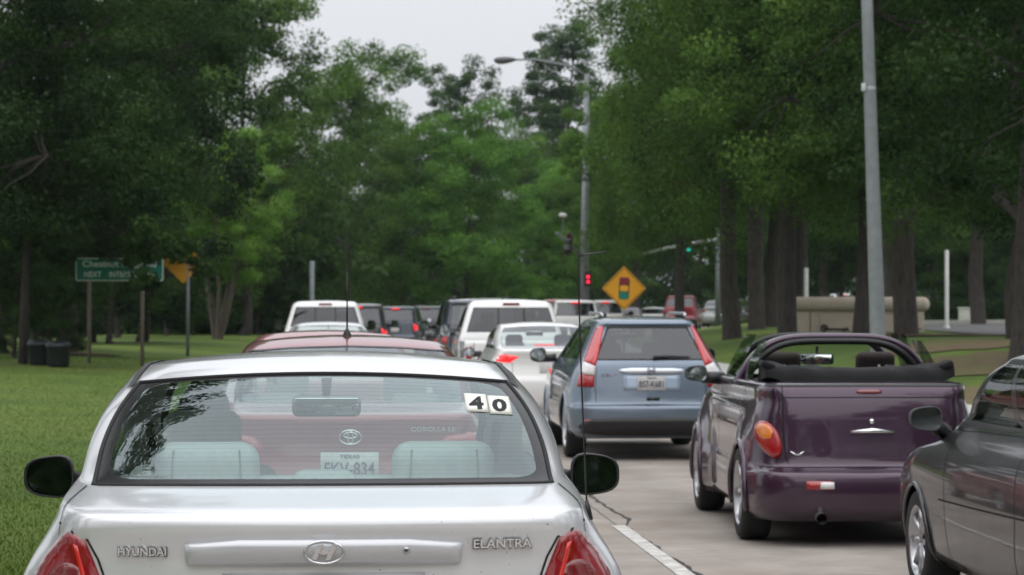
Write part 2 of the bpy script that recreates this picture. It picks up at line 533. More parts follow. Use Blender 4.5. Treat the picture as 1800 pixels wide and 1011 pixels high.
def cast(bvh, a, b, face):
    if face == 'rear':
        o, d = Vector((a, -3, b)), Vector((0, 1, 0))
    elif face == 'left':
        o, d = Vector((-4, a, b)), Vector((1, 0, 0))
    elif face == 'right':
        o, d = Vector((4, a, b)), Vector((-1, 0, 0))
    else:
        o, d = Vector((a, b, 5)), Vector((0, 0, -1))
    h, n, i, dist = bvh.ray_cast(o, d)
    if h is None:
        h, n, i, dist = bvh.find_nearest(o + d * 3)
    if n.dot(d) > 0: n = -n
    return h, n, d
def inset_poly(poly, k):
    cx = sum(p[0] for p in poly) / len(poly); cy = sum(p[1] for p in poly) / len(poly)
    return [(cx + (p[0] - cx) * k, cy + (p[1] - cy) * k) for p in poly]
def smooth_poly(poly, it=2):
    for _ in range(it):
        q = []
        for i in range(len(poly)):
            a, b = poly[i], poly[(i + 1) % len(poly)]
            q += [(a[0] * .8 + b[0] * .2, a[1] * .8 + b[1] * .2), (a[0] * .2 + b[0] * .8, a[1] * .2 + b[1] * .8)]
        poly = q
    return poly
def patch(name, poly, bvh, parent, mat, off=.004, dome=0.0, edge=.03, face='rear', h=.03, back=.02):
    """a panel laid on the car's surface: outline in car coordinates, its own thickness and a domed face"""
    P = []
    m = len(poly)
    for i in range(m):
        a, b = Vector(poly[i]), Vector(poly[(i + 1) % m])
        n = max(1, int((b - a).length / h))
        for k in range(n): P.append(a.lerp(b, k / n))
    nb = len(P)
    xs = [p.x for p in P]; ys = [p.y for p in P]
    def inside(x, y):
        c = False
        for i in range(nb):
            a, b = P[i], P[i - 1]
            if (a.y > y) != (b.y > y) and x < (b.x - a.x) * (y - a.y) / (b.y - a.y) + a.x: c = not c
        return c
    def bd(x, y):
        r = 9
        q = Vector((x, y))
        for i in range(nb):
            a, b = P[i], P[(i + 1) % nb]; ab = b - a
            t = max(0, min(1, (q - a).dot(ab) / max(ab.length_squared, 1e-12)))
            r = min(r, (q - a - ab * t).length)
        return r
    pts = list(P)
    nx = int((max(xs) - min(xs)) / h); ny = int((max(ys) - min(ys)) / h)
    for i in range(1, nx + 1):
        for j in range(1, ny + 1):
            x, y = min(xs) + (max(xs) - min(xs)) * i / (nx + 1), min(ys) + (max(ys) - min(ys)) * j / (ny + 1)
            if inside(x, y) and bd(x, y) > h * .35: pts.append(Vector((x, y)))
    vo, eo, fo = delaunay_2d_cdt(pts, [(i, (i + 1) % nb) for i in range(nb)], [], 1, 1e-6)[:3]
    V = []; B = []
    for p in vo:
        hh, n, d = cast(bvh, p.x, p.y, face)
        o = off + (dome * math.sqrt(max(0, 1 - (1 - min(1, bd(p.x, p.y) / edge)) ** 2)) if dome else 0)
        V.append(hh - d * o); B.append(hh + d * back)
    nv = len(V); F = [tuple(f) for f in fo]
    cnt = {}
    for f in F:
        for i in range(len(f)):
            e = (f[i], f[(i + 1) % len(f)]); cnt[tuple(sorted(e))] = cnt.get(tuple(sorted(e)), []) + [e]
    S = [(e[0][0], e[0][1], e[0][1] + nv, e[0][0] + nv) for e in cnt.values() if len(e) == 1]
    bm = bmesh.new(); bv = [bm.verts.new(p) for p in V + B]
    for f in F + S:
        try: bm.faces.new([bv[i] for i in f])
        except ValueError: pass
    bmesh.ops.delete(bm, geom=[x for x in bm.verts if not x.link_faces], context='VERTS')
    o = bm_obj(name, bm, mat, parent, True)
    return o
def strip(name, pts, width, bvh, parent, mat, face='rear', off=.002, step=.03):
    """a thin line laid on the surface: panel gap, trim or moulding"""
    Q = []
    for a, b in zip(pts[:-1], pts[1:]):
        a, b = Vector(a), Vector(b); n = max(1, int((b - a).length / step))
        Q += [a.lerp(b, k / n) for k in range(n)]
    Q.append(Vector(pts[-1]))
    H = [cast(bvh, q.x, q.y, face) for q in Q]
    v = []; f = []
    for i, (h, n, d) in enumerate(H):
        t = H[min(i + 1, len(H) - 1)][0] - H[max(0, i - 1)][0]
        s = t.cross(n).normalized() * width / 2
        v += [h + s + n * off, h - s + n * off]
        if i: f.append((2 * i - 2, 2 * i - 1, 2 * i + 1, 2 * i))
    return pyd(name, v, f, mat, parent, True)

def wheel(parent, x, y, r, w=.2, rim=.68, spokes=8, name='wheel'):
    """tyre, rim with spokes and hub; outer face towards the sign of x"""
    sg = 1 if x > 0 else -1
    e = MB(); c = (x, y, r)
    pr = [(r * rim, -w / 2), (r * .93, -w / 2), (r * .985, -w * .4), (r, -w * .22), (r, w * .22), (r * .985, w * .4), (r * .93, w / 2), (r * rim, w / 2), (r * rim, -w / 2)]
    e.lathe(pr, c, 'x', 36)
    t = e.build(name, RUBBER, parent, True)
    m = MB()
    o = sg * w * .36
    m.lathe([(r * rim, sg * w * .5), (r * (rim - .05), sg * w * .46), (r * (rim - .07), -sg * w * .4)], c, 'x', 36)
    m.lathe([(.001, o), (r * .14, o), (r * .17, o - sg * .02)], c, 'x', 20)
    for k in range(spokes):
        q = 2 * PI * k / spokes
        a = Vector((o - sg * .01, math.cos(q) * r * .1, math.sin(q) * r * .1)); b = Vector((o, math.cos(q) * r * (rim - .03), math.sin(q) * r * (rim - .03)))
        m.tube([Vector(c) + a, Vector(c) + b], [r * .075, r * .06], 6)
    m.build('rim', ALLOY, t, True)
    d = MB(); d.lathe([(.001, -sg * w * .1), (r * (rim - .06), -sg * w * .1)], c, 'x', 24); d.build('brake_disc', BLACK, t)
    return t
def arch_lip(parent, sh, ay, az, aR, mat, zmin, wid=.03, side=(-1, 1)):
    for sg in side:
        pts = []
        for k in range(0, 37):
            q = PI * (-.12) + PI * 1.24 * k / 36
            y, z = ay + math.cos(q) * aR, az + math.sin(q) * aR
            if z < zmin: continue
            h, n, d = cast(sh.bvh, y, z, 'left' if sg < 0 else 'right')
            pts.append(h - d * .004)
        m = MB(); m.tube(pts, wid / 2, 8); m.build('arch_lip', mat, parent, True)
        w = MB()   # dark inner liner of the wheel well
        v = []; f = []
        x0 = abs(pts[0].x) if pts else .8
        ks = 24
        for k in range(ks + 1):
            q = PI * (-.1) + PI * 1.2 * k / ks
            y, z = ay + math.cos(q) * (aR + .004), az + math.sin(q) * (aR + .004)
            v += [(sg * .45, y, z), (sg * (x0 - .025), y, z)]
            if k: f.append((2 * k - 2, 2 * k - 1, 2 * k + 1, 2 * k))
        n = len(v)
        v.append((sg * .45, ay, az)); f += [(2 * k, 2 * k + 2, n) for k in range(ks)]
        pyd('wheel_well', v, f, BLACK, parent)
def side_mirror(parent, c, w, h, mat, sg, arm, deep=.11, glassm=None, tilt=.03):
    """housing bulging forward, glass towards the rear, arm to the door"""
    n = 28; v = []; f = []
    prof = [(0.012, .90), (-.016, .93), (-.012, 1.0), (.03, 1.0), (.06, .93), (.09, .72), (deep, .35), (deep + .006, 0.02)]
    def sup(q, p=3.2):
        a, b = math.cos(q), math.sin(q)
        k = (abs(a) ** p + abs(b) ** p) ** (-1 / p)
        return a * k, b * k
    for (dy, k) in prof:
        for i in range(n):
            a, b = sup(2 * PI * i / n)
            b2 = b * (1 - .14 * a * sg)
            v.append((c[0] + a * w / 2 * k, c[1] + dy, c[2] + b2 * h / 2 * k))
    for i in range(len(prof) - 1):
        for k in range(n): f.append((i * n + k, i * n + (k + 1) % n, (i + 1) * n + (k + 1) % n, (i + 1) * n + k))
    o = pyd('side_mirror', v, f, mat, parent, True)
    g = [(c[0] + sup(2 * PI * i / n)[0] * w / 2 * .9, c[1] - .008 + tilt * sup(2 * PI * i / n)[1] * h / 2 + .05 * sg * sup(2 * PI * i / n)[0] * w / 2, c[2] + sup(2 * PI * i / n)[1] * (1 - .14 * sup(2 * PI * i / n)[0] * sg) * h / 2 * .9) for i in range(n)]
    pyd('mirror_glass', g, [tuple(range(n))], glassm or MIRROR, o)
    m = MB(); m.tube([(c[0] - sg * w * .3, c[1] + .05, c[2] - h * .25), Vector(arm)], [.045, .05], 8); m.build('mirror_arm', BLACK, o, True)
    return o
def seat(parent, x, y, z, w, mat, back=.62, lean=12, head=True, hw=.26, hh=.2, name='seat', deep=.5):
    M = Matrix.Rotation(R(lean), 3, 'X')
    s = soft_box(name, (x, y + deep / 2, z), (w, deep, .16), .06, mat, parent)
    soft_box('seat_back', Vector((x, y - .02, z + back / 2)), (w, .14, back), .06, mat, s, M)
    if head:
        top = z + back
        soft_box('headrest', Vector((x, y - .09, top + hh * .45)), (hw, .11, hh), .05, mat, s, M)
    return s
def ring(parent, name, c, r, tub, mat, tilt, n=28):
    m = MB(); M = Matrix.Rotation(tilt, 3, 'X')
    pts = [Vector(c) + M @ Vector((r * math.cos(2 * PI * k / n), 0, r * math.sin(2 * PI * k / n))) for k in range(n + 1)]
    m.tube(pts, tub, 8, False)
    m.tube([Vector(c) + M @ Vector((-r, 0, 0)), Vector(c) + M @ Vector((0, .03, 0)), Vector(c) + M @ Vector((r, 0, 0))], [.02, .045, .02], 8)
    return m.build(name, mat, parent, True)
def plate(parent, c, number=None, top='TEXAS', w=.305, h=.155, tilt=0):
    p = soft_box('licence_plate', c, (w, .006, h), .0025, WHITE_PL, parent, seg=1)
    if not number: return p
    text_obj('lettering', number, w * .86, h * .45, (c[0], c[1] - .005, c[2] - h * .06), INK, p, .003, .01)
    text_obj('lettering', top, w * .34, h * .13, (c[0], c[1] - .005, c[2] + h * .36), INK, p, .003, .01)
    return p
def cabin(parent, y_rear, y_front, w, belt, cloth, z=.42, dash=True, headz=0.0, rear=True, mir=None, deep=.5):
    """front seats, rear bench with headrests, dashboard, steering wheel and inner mirror"""
    for sg in (-1, 1):
        seat(parent, sg * w * .5, y_front, z, .5, cloth, back=.66 + headz, name='front_seat')
    if rear:
        b = soft_box('rear_bench', (0, y_rear + .25, z), (w * 1.75, .5, .16), .06, cloth, parent)
        soft_box('seat_back', (0, y_rear - .02, z + .3), (w * 1.75, .15, .62), .06, cloth, b, Matrix.Rotation(R(14), 3, 'X'))
        for x in (-w * .55, w * .55):
            soft_box('headrest', (x, y_rear - .09, z + .66 + headz), (.28, .11, .17), .05, cloth, b)
    if dash:
        yd = y_front + 1.05
        soft_box('dashboard', (0, yd, belt - .14), (w * 1.8, .4, .22), .08, BLACK, parent)
        ring(parent, 'steering_wheel', (-w * .5, yd - .3, belt - .06), .18, .016, BLACK, R(-25))
    if mir:
        o = soft_box('inner_mirror', mir, (.27, .035, .075), .016, BLACK, parent)
        soft_box('mirror_glass', (mir[0], mir[1] - .017, mir[2]), (.25, .006, .062), .002, MIRROR, o, seg=1)
        m = MB(); m.tube([Vector(mir) + Vector((0, .02, .03)), Vector(mir) + Vector((0, .05, .09))], .012, 6); m.build('mirror_stem', BLACK, o)
def fracs(*keys, n=4):
    out = []
    for a, b in zip(keys[:-1], keys[1:]):
        m = max(1, int(round((b - a) / (1.0 / (n * (len(keys) - 1))))))
        out += [a + (b - a) * k / m for k in range(m)]
    return out + [keys[-1]]
def kidx(sh, side, f):
    return sh.K['S'] + min(range(len(side)), key=lambda i: abs(side[i] - f))
# ------------------------------------------------------------------ shared glass
GL_CLEAR = glass('clear_car_glass', (.86, .92, .90), frit=(.012, .012, .03))
GL_TINT = glass('tinted_car_glass', (.16, .18, .18), frit=(.012, .012, .03))
GL_SHIELD = glass('windscreen_glass', (.84, .9, .88), frit=(.03, .03, .05))
GL_REAR = glass('rear_screen_glass', (.76, .90, .88), frit=(.062, .055, .07, .03), lines=.028, refl=1.45, gcol=(.86, .97, .98))
GL_DARK = glass('privacy_glass', (.11, .12, .125), frit=(.015, .015, .03))
SIDE = fracs(0, .06, .47, .53, .95, 1, n=5)
# z, rear y, front y, half width, rear corner (x, y), rear bow, front corner (x, y)
SEDAN = [
    (.20, .10, 4.36, .78, .28, .25, .05, .4, .4),
    (.30, .02, 4.47, .855, .28, .25, .05, .4, .4),
    (.48, .00, 4.50, .884, .27, .25, .06, .4, .4),
    (.64, .01, 4.47, .886, .26, .25, .06, .4, .4),
    (.68, .06, 4.44, .885, .25, .25, .06, .4, .4),
    (.76, .085, 4.36, .880, .24, .28, .07, .4, .4),
    (.86, .10, 4.05, .864, .23, .32, .075, .4, .35),
    (.93, .098, 3.60, .832, .20, .36, .08, .35, .3),
    (.985, .085, 3.42, .798, .16, .42, .08, .3, .28),
    (1.035, .070, 3.34, .772, .13, .48, .08, .26, .26),
    (1.062, .078, 3.30, .762, .125, .50, .08, .24, .25),
    (1.074, .110, 3.27, .757, .125, .50, .08, .24, .25),
    (1.088, .26, 3.25, .752, .125, .50, .07, .22, .25),
    (1.102, .44, 3.22, .746, .125, .50, .06, .22, .25),
    (1.112, .54, 3.20, .741, .125, .52, .06, .22, .25),
    (1.195, .77, 3.06, .731, .12, .54, .06, .2, .25),
    (1.285, 1.00, 2.88, .702, .115, .52, .06, .2, .25),
    (1.345, 1.17, 2.72, .664, .115, .50, .06, .2, .25),
    (1.370, 1.25, 2.62, .643, .115, .48, .06, .2, .25),
    (1.394, 1.35, 2.54, .626, .14, .46, .06, .2, .25),
    (1.416, 1.50, 2.42, .592, .16, .42, .05, .2, .25),
]
def body_rows(sx=1, sy=1, sz=1, base=SEDAN):
    return [(z * sz, a * sy, b * sy, w * sx, c * sx, d * sy, e * sy, f * sx, g * sy) for (z, a, b, w, c, d, e, f, g) in base]
def sedan(root, mat, sc=(1, 1, 1), gl_rear=GL_CLEAR, gl_side=GL_CLEAR, lip_z=.2, crown=.014, kr=.05, cloth=DARK_IN, cab=True, nsub=3, mir=True, base=SEDAN):
    sx, sy, sz = sc
    def arch(x): return .034 * max(0, 1 - (x / (.63 * sx)) ** 2)
    def crown_up(x, y, z):               # roof and screens arch across the car
        return x, y, z + sst(1.12 * sz, 1.36 * sz, z) * arch(x)
    sh = Shell(body_rows(sx, sy, sz, base), SIDE, nsub=nsub, kr=kr, warp=crown_up)
    kR = sh.K['R'] + 2
    reg = [('rear_window', gl_rear, 14, 18, 0, kR, 'mid'),
           ('windscreen', GL_SHIELD, 7, 18, sh.K['G'] - 2, 0, 'front'),
           ('side_window', gl_side, 11, 18, kidx(sh, SIDE, .06), kidx(sh, SIDE, .47), 'pair'),
           ('side_window', gl_side, 11, 18, kidx(sh, SIDE, .53), kidx(sh, SIDE, .95), 'pair')]
    ar = [(.98 * sy, .31 * sz, .35 * sz), (3.63 * sy, .31 * sz, .35 * sz)]
    body, parts = sh.finish('body', mat, root, reg, crown=crown, arches=ar, arch=arch)
    for a in ar: arch_lip(root, sh, *a, mat, lip_z * sz)
    for y, z, r in ar:
        for sg in (-1, 1): wheel(root, sg * (.885 * sx - .13), y, .315 * sz)
    if cab: cabin(root, 1.45 * sy, 2.15 * sy, .74 * sx, .98 * sz, cloth, mir=(0, 2.78 * sy, 1.28 * sz) if mir else None)
    return sh, body, parts
def poly_mirror(p): return [(-x, z) for x, z in p][::-1]
def oval_badge(parent, c, w, h, mat, kind, thick=.006):
    """raised emblem: oval ring and the slanted bar letter or the inner ovals"""
    def ell(cx, cz, a, b, t, n=36):
        m = MB(); m.tube([(c[0] + cx + a * math.cos(2 * PI * k / n), c[1], c[2] + cz + b * math.sin(2 * PI * k / n)) for k in range(n + 1)], t, 6, False); return m
    o = ell(0, 0, w / 2, h / 2, h * .055).build('emblem', mat, parent, True)
    if kind == 'H':
        v = []; f = []
        def quad(p): 
            n = len(v)
            v.extend([(c[0] + a * w, c[1] - .004, c[2] + b * h) for a, b in p]); v.extend([(c[0] + a * w, c[1] + .006, c[2] + b * h) for a, b in p])
            k = len(p); f.append(tuple(range(n, n + k)))
            for i in range(k): f.append((n + i, n + (i + 1) % k, n + k + (i + 1) % k, n + k + i))
        quad([(-.33, -.30), (-.20, -.35), (-.02, .36), (-.16, .33)])
        quad([(.02, -.36), (.16, -.33), (.33, .30), (.20, .35)])
        quad([(-.15, -.08), (.05, -.12), (.15, .08), (-.05, .12)])
        pyd('emblem_letter', v, f, mat, o)
    elif kind == 'T':
        ell(0, h * .13, w * .30, h * .20, h * .05).build('emblem_oval', mat, o, True)
        ell(0, 0, w * .13, h * .45, h * .05).build('emblem_oval', mat, o, True)
    else:
        m = MB()
        for sg in (-1, 1): m.tube([(c[0] + sg * w * .30, c[1], c[2] + h * .36), (c[0] + sg * w * .20, c[1], c[2] - h * .36)], h * .07, 6)
        m.tube([(c[0] - w * .24, c[1], c[2]), (c[0] + w * .24, c[1], c[2])], h * .07, 6)
        m.build('emblem_letter', mat, o, True)
    return o
def surf(sh, x, z, off=.004, face='rear'):
    h, n, d = cast(sh.bvh, x, z, face); return h - d * off

# ------------------------------------------------------------------ person at the wheel
def person(name, loc, label, shirt, hair, scale=1.0):
    root = tag(link(bpy.data.objects.new(name, None)), label, 'person')
    root.location = loc; root.scale = (scale,) * 3
    J = {'pel': (0, 0, .10), 'sp1': (0, -.03, .28), 'sp2': (0, -.05, .46), 'nk': (0, -.04, .58), 'hd0': (0, -.02, .66), 'hd1': (0, 0, .74), 'hd2': (0, 0, .82), 'nose': (0, .085, .73),
         'ls': (-.17, -.04, .51), 'le': (-.25, .12, .30), 'lw': (-.17, .36, .36), 'lh': (-.14, .44, .40),
         'rs': (.17, -.04, .51), 're': (.25, .12, .30), 'rw': (.17, .36, .36), 'rh': (.14, .44, .40),
         'lk': (-.13, .42, .16), 'lf': (-.13, .66, -.18), 'lt': (-.13, .80, -.20), 'rk': (.13, .42, .16), 'rf': (.13, .66, -.18), 'rt': (.13, .80, -.20)}
    Rr = {'pel': .15, 'sp1': .14, 'sp2': .16, 'nk': .06, 'hd0': .075, 'hd1': .088, 'hd2': .07, 'nose': .02, 'ls': .075, 'le': .05, 'lw': .034, 'lh': .04, 'rs': .075, 're': .05, 'rw': .034, 'rh': .04,
          'lk': .07, 'lf': .05, 'lt': .04, 'rk': .07, 'rf': .05, 'rt': .04}
    E = [('pel', 'sp1'), ('sp1', 'sp2'), ('sp2', 'nk'), ('nk', 'hd0'), ('hd0', 'hd1'), ('hd1', 'hd2'), ('hd1', 'nose'), ('sp2', 'ls'), ('ls', 'le'), ('le', 'lw'), ('lw', 'lh'), ('sp2', 'rs'), ('rs', 're'), ('re', 'rw'), ('rw', 'rh'),
         ('pel', 'lk'), ('lk', 'lf'), ('lf', 'lt'), ('pel', 'rk'), ('rk', 'rf'), ('rf', 'rt')]
    ks = list(J)
    V = [J[k] for k in ks]; RR = [Rr[k] for k in ks]; EE = [(ks.index(a), ks.index(b)) for a, b in E]
    for sg, h in ((-1, 'lh'), (1, 'rh')):      # fingers wrapped over the wheel rim, thumb to the inside
        b = Vector(J[h])
        for q in range(5):
            n0 = len(V)
            if q < 4: P = [b + Vector((sg * (.03 - .02 * q), .045, .02)), b + Vector((sg * (.03 - .02 * q), .085 - .004 * abs(q - 1), .005)), b + Vector((sg * (.03 - .02 * q), .08, -.03))]
            else: P = [b + Vector((-sg * .045, .01, .01)), b + Vector((-sg * .06, .05, .0))]
            V += [tuple(p) for p in P]; RR += [.010, .009, .008][:len(P)]
            EE += [(ks.index(h), n0)] + [(n0 + i, n0 + i + 1) for i in range(len(P) - 1)]
    me = bpy.data.meshes.new('person_body'); me.from_pydata(V, EE, [])
    o = link(bpy.data.objects.new('tmp', me))
    o.modifiers.new('skin', 'SKIN')
    for i, r in enumerate(RR): me.skin_vertices[0].data[i].radius = (r, r)
    me.skin_vertices[0].data[0].use_root = True
    o.modifiers.new('sub', 'SUBSURF').levels = 2
    bpy.context.view_layer.update()
    m2 = evaluated(o); bpy.data.objects.remove(o)
    m2.materials.clear()
    skin = simple('skin', (.45, .26, .18), .55)
    for mm in (shirt, skin): m2.materials.append(mm)
    for p in m2.polygons:
        c = p.center; p.use_smooth = True
        p.material_index = 1 if c.z > .575 or (c.y > .2 and c.z > .3) else 0
    link_o = link(bpy.data.objects.new('body', m2)); link_o.parent = root
    bm = bmesh.new(); bmesh.ops.create_uvsphere(bm, u_segments=20, v_segments=14, radius=1)
    bmesh.ops.delete(bm, geom=[v for v in bm.verts if v.co.y > .45 and v.co.z < .35 or v.co.z < -.75], context='VERTS')
    rg = random.Random(3)
    for v in bm.verts: v.co = Vector((v.co.x * .095, v.co.y * .108 - .012, v.co.z * .125 + .765)) * (1 + rg.uniform(-.012, .012))
    bm_obj('hair', bm, hair, root, True)
    eye = simple('eye_dark', (.02, .015, .012), .3); lip = simple('lip', (.32, .10, .09), .5)
    for sg in (-1, 1):
        m = MB(); m.lathe([(.001, -.006), (.010, 0), (.001, .006)], (sg * .034, .088, .752), 'y', 12); m.build('eye', eye, root, True)
        soft_box('eyebrow', (sg * .034, .090, .774), (.036, .008, .007), .003, hair, root)
        soft_box('ear', (sg * .092, .0, .745), (.014, .036, .056), .006, skin, root)
    soft_box('mouth', (0, .088, .690), (.042, .01, .010), .004, lip, root)
    return root

# ------------------------------------------------------------------ the silver saloon right ahead
ED = 6.70
SILVER = paint('silver_paint', (.73, .74, .76), metal=.33, rough=.27, trim=(.62, .62, .60), specks=True)
el = empty('saloon_car', (0, ED, 0), 0, 'silver saloon filling the foreground, number 40 sticker in its rear window', 'car')
el.scale = (1, 1, 1.027)
sh, body, parts = sedan(el, SILVER, gl_rear=GL_REAR, cab=False, nsub=5, kr=.045, crown=.012)
DIM_MIRROR = simple('tinted_mirror_glass', (.30, .32, .34), .03, 1.0)
# bent crease between boot lid top and shoulder, lid cut lines
for sg in (-1, 1):
    f = lambda pts: [(sg * x, z) for x, z in pts]
    strip('boot_gap', [(sg * .676, .64), (sg * .70, .44), (sg * .714, .25)], .005, sh.bvh, el, GAP, face='top')
    strip('boot_gap', f([(.716, 1.034), (.672, 1.020), (.628, 1.002), (.60, .95), (.575, .88), (.565, .74)]), .006, sh.bvh, el, GAP)
    lamp = [(.634, 1.000), (.660, 1.012), (.684, 1.018), (.712, 1.000), (.752, .955), (.788, .895), (.800, .83), (.792, .75), (.70, .735), (.60, .735), (.572, .80), (.588, .89)]
    lm = patch('tail_lamp', f(lamp) if sg > 0 else f(lamp)[::-1], sh.bvh, el, lens('deep_red_lens', (.26, .004, .008), rough=.08, stripes=90), off=.003, dome=.010, edge=.03, h=.018)
    stp = [(.655, .985), (.668, .99), (.625, .83), (.612, .83)]
    patch('lamp_reflector', f(stp) if sg > 0 else f(stp)[::-1], sh.bvh, lm, lens('inner_red_reflector', (.70, .02, .015), stripes=200), off=.0145, h=.02, back=0)
    cen = [(.685 + .062 * math.cos(q), .865 + .075 * math.sin(q)) for q in [2 * PI * k / 24 for k in range(24)]]
    patch('lamp_reflector', [(sg * x, z) for x, z in (cen if sg > 0 else cen[::-1])], sh.bvh, lm, RED_DK, off=.0142, h=.02, back=0)
    # black roof ditch mouldings
    mp = [(sg * x, y) for x, y in ((.603, 1.345), (.592, 1.5), (.580, 1.8), (.570, 2.2), (.563, 2.6))]
    strip('roof_moulding', mp, .03, sh.bvh if False else BVHTree.FromPolygons([v.co for v in body.data.vertices], [tuple(p.vertices) for p in body.data.polygons]), el, BLACK, face='top', off=.004)
    side_mirror(el, (sg * 1.035, 3.0, .985), .185, .150, SILVER if False else BLACK, sg, (sg * .80, 3.06, .97), glassm=DIM_MIRROR, tilt=.065)
# rubber seal around the rear window
gl = parts['rear_window'][0]
co = [v.co.copy() for v in gl.data.vertices]
n2 = 2 * (sh.K['R'] + 2) + 1; n1 = len(co) // n2
loop = [co[k] for k in range(n2)] + [co[i * n2 + n2 - 1] for i in range(1, n1)] + [co[(n1 - 1) * n2 + k] for k in range(n2 - 2, -1, -1)] + [co[i * n2] for i in range(n1 - 2, -1, -1)]
m = MB(); m.tube(loop, .007, 6, False); m.build('window_seal', RUBBER, el, True)
LETTER = simple('bright_lettering', (.86, .86, .88), .18, .55)
# boot garnish bar, badge, lock, lettering, plate
GARN = paint('garnish_paint', (.57, .575, .60), metal=.3, rough=.34)
bar = smooth_poly([(-.372, 1.003), (.372, 1.003), (.366, .945), (.36, .934), (-.36, .934), (-.366, .945)], 1)
gb = patch('boot_garnish', bar, sh.bvh, el, GARN, off=.014, dome=.012, edge=.022, h=.02)
y0 = surf(sh, 0, .97).y
oval_badge(el, (0, y0 - .026, .972), .103, .058, CHROME, 'H')
m = MB(); m.lathe([(.001, -.004), (.008, -.004), (.0115, 0), (.0125, .006)], (.218, surf(sh, .218, .975, .024).y, .975), 'y', 20); m.build('boot_lock', ALLOY, el, True)
m = MB(); m.lathe([(.001, -.006), (.004, -.006), (.004, .002)], (.218, surf(sh, .218, .975, .024).y, .975), 'y', 10); m.build('key_slot', BLACK, el)
for s_, x, w_, h_ in (('HYUNDAI', -.482, .128, .022), ('ELANTRA', .478, .158, .024)):
    p = surf(sh, x, .982, .006)
    t = text_obj('lettering', s_, w_, h_, (x, p.y - .003, .972 if s_ == 'HYUNDAI' else .988), LETTER, el, .008, .016)
    u = text_obj('lettering_shade', s_, w_ + .004, h_ + .004, (x + .0006, p.y + .002, (.972 if s_ == 'HYUNDAI' else .988) - .0008), simple('letter_shade', (.03, .03, .032), .4), t, .006, .03)  # bolder dark copy beneath: painted shadow edges of the letters
    for q_ in (t, u):                    # follow the curve of the lid
        for v in q_.data.vertices:
            hh = surf(sh, v.co.x, v.co.z, 0).y; v.co.y += hh - (p.y + .006)
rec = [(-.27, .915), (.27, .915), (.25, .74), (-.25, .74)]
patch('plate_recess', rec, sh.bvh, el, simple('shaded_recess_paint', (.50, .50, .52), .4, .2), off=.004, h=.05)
plate(el, (0, surf(sh, 0, .82).y - .012, .825), None)
patch('bumper_strip', [(-.62, .60), (.62, .60), (.62, .575), (-.62, .575)], sh.bvh, el, BLACK, off=.006, h=.05)
# whip antenna with a bent tip on the right rear wing
hb, nb_, _ = cast(sh.bvh, .742, .42, 'top')
A0 = Vector((hb.x, hb.y, hb.z))
k = 7.12 / FPX
m = MB(); m.tube([A0 + Vector((0, 0, -.01)), A0 + Vector((-.003, 0, .02)), A0 + Vector((-.006, 0, .045))], [.013, .009, .004], 10)
an = m.build('antenna_base', BLACK, el, True)
top = A0.z + (922 - 475) * k
m = MB(); m.tube([A0 + Vector((-.006, 0, .04)), Vector((A0.x - .020, A0.y, A0.z + .36)), Vector((A0.x - .031, A0.y, top - .012)), Vector((A0.x - .028, A0.y, top)), Vector((A0.x - .01, A0.y, top + .004)), Vector((A0.x + .048, A0.y, top + .011))], [.003, .0026, .0024, .0024, .0024, .0024], 6)
m.build('antenna_whip', BLACK, an, True)
m = MB(); m.lathe([(.001, -.003), (.004, 0), (.001, .003)], (A0.x + .048, A0.y, top + .011), 'x', 8); m.build('antenna_tip', BLACK, an, True)
# parcel shelf, rear headrests, front seats, dashboard, inner mirror
soft_box('parcel_shelf', (0, .98, 1.035), (1.24, .62, .05), .02, simple('shelf_cloth', (.30, .30, .29), .95, vary=.2, scale=40), el)
bench = soft_box('rear_bench', (0, 1.62, .50), (1.32, .55, .18), .07, GREY_IN, el)
soft_box('seat_back', (0, 1.36, .80), (1.32, .16, .60), .07, GREY_IN, bench, Matrix.Rotation(R(14), 3, 'X'))
for x in (-.362, .372):
    soft_box('headrest', (x, 1.26, 1.105), (.325, .13, .185), .058, GREY_IN, bench, Matrix.Rotation(R(8), 3, 'X'), seg=5)
soft_box('headrest', (0, 1.27, 1.040), (.215, .11, .145), .05, GREY_IN, bench, seg=5)
for x in (-.125, .125, -.6, .6):
    m = MB(); m.lathe([(.001, .012), (.02, .011), (.024, .002), (.024, -.02)], (x * .88, 1.16, 1.07), 'z', 14); m.build('belt_guide', GREY_IN, bench, True)
for sg in (-1, 1):
    seat(el, -.42 if sg < 0 else .365, 2.28, .46, .52, GREY_IN, back=.62 if sg < 0 else .50, name='front_seat', hw=.27, hh=.19 if sg < 0 else .14)
soft_box('dashboard', (0, 3.12, .78), (1.34, .42, .24), .09, simple('dash_plastic', (.08, .08, .08), .7), el)
ring(el, 'steering_wheel', (-.42, 2.86, .90), .185, .016, BLACK, R(-25))
p = at(574, 714, ED + 2.78); p.z /= 1.027
im = soft_box('inner_mirror', (p.x, 2.78, p.z), (.255, .04, .076), .022, simple('mirror_back', (.16, .17, .17), .5), el)
soft_box('mirror_glass', (p.x, 2.757, p.z), (.235, .006, .06), .002, MIRROR, im, seg=1)
m = MB(); m.tube([(p.x, 2.79, p.z + .03), (p.x, 2.80, p.z + .10)], [.014, .02], 8); m.build('mirror_stem', BLACK, im)
SEAM = simple('seat_seam', (.16, .16, .155), .9)
for x in (-.362, .372):
    for dx in (-.105, .105):
        m = MB(); m.tube([(x + dx, 1.198, 1.035), (x + dx, 1.187, 1.11), (x + dx * .96, 1.198, 1.175)], .0035, 6); m.build('headrest_seam', SEAM, bench)
for sg in (-1, 1):
    m = MB(); m.tube([(sg * .60, 2.12, 1.22), (sg * .56, 2.16, .9), (sg * .55, 2.2, .6)], [.018, .018, .018], 6); m.build('seat_belt', DARK_IN, el)
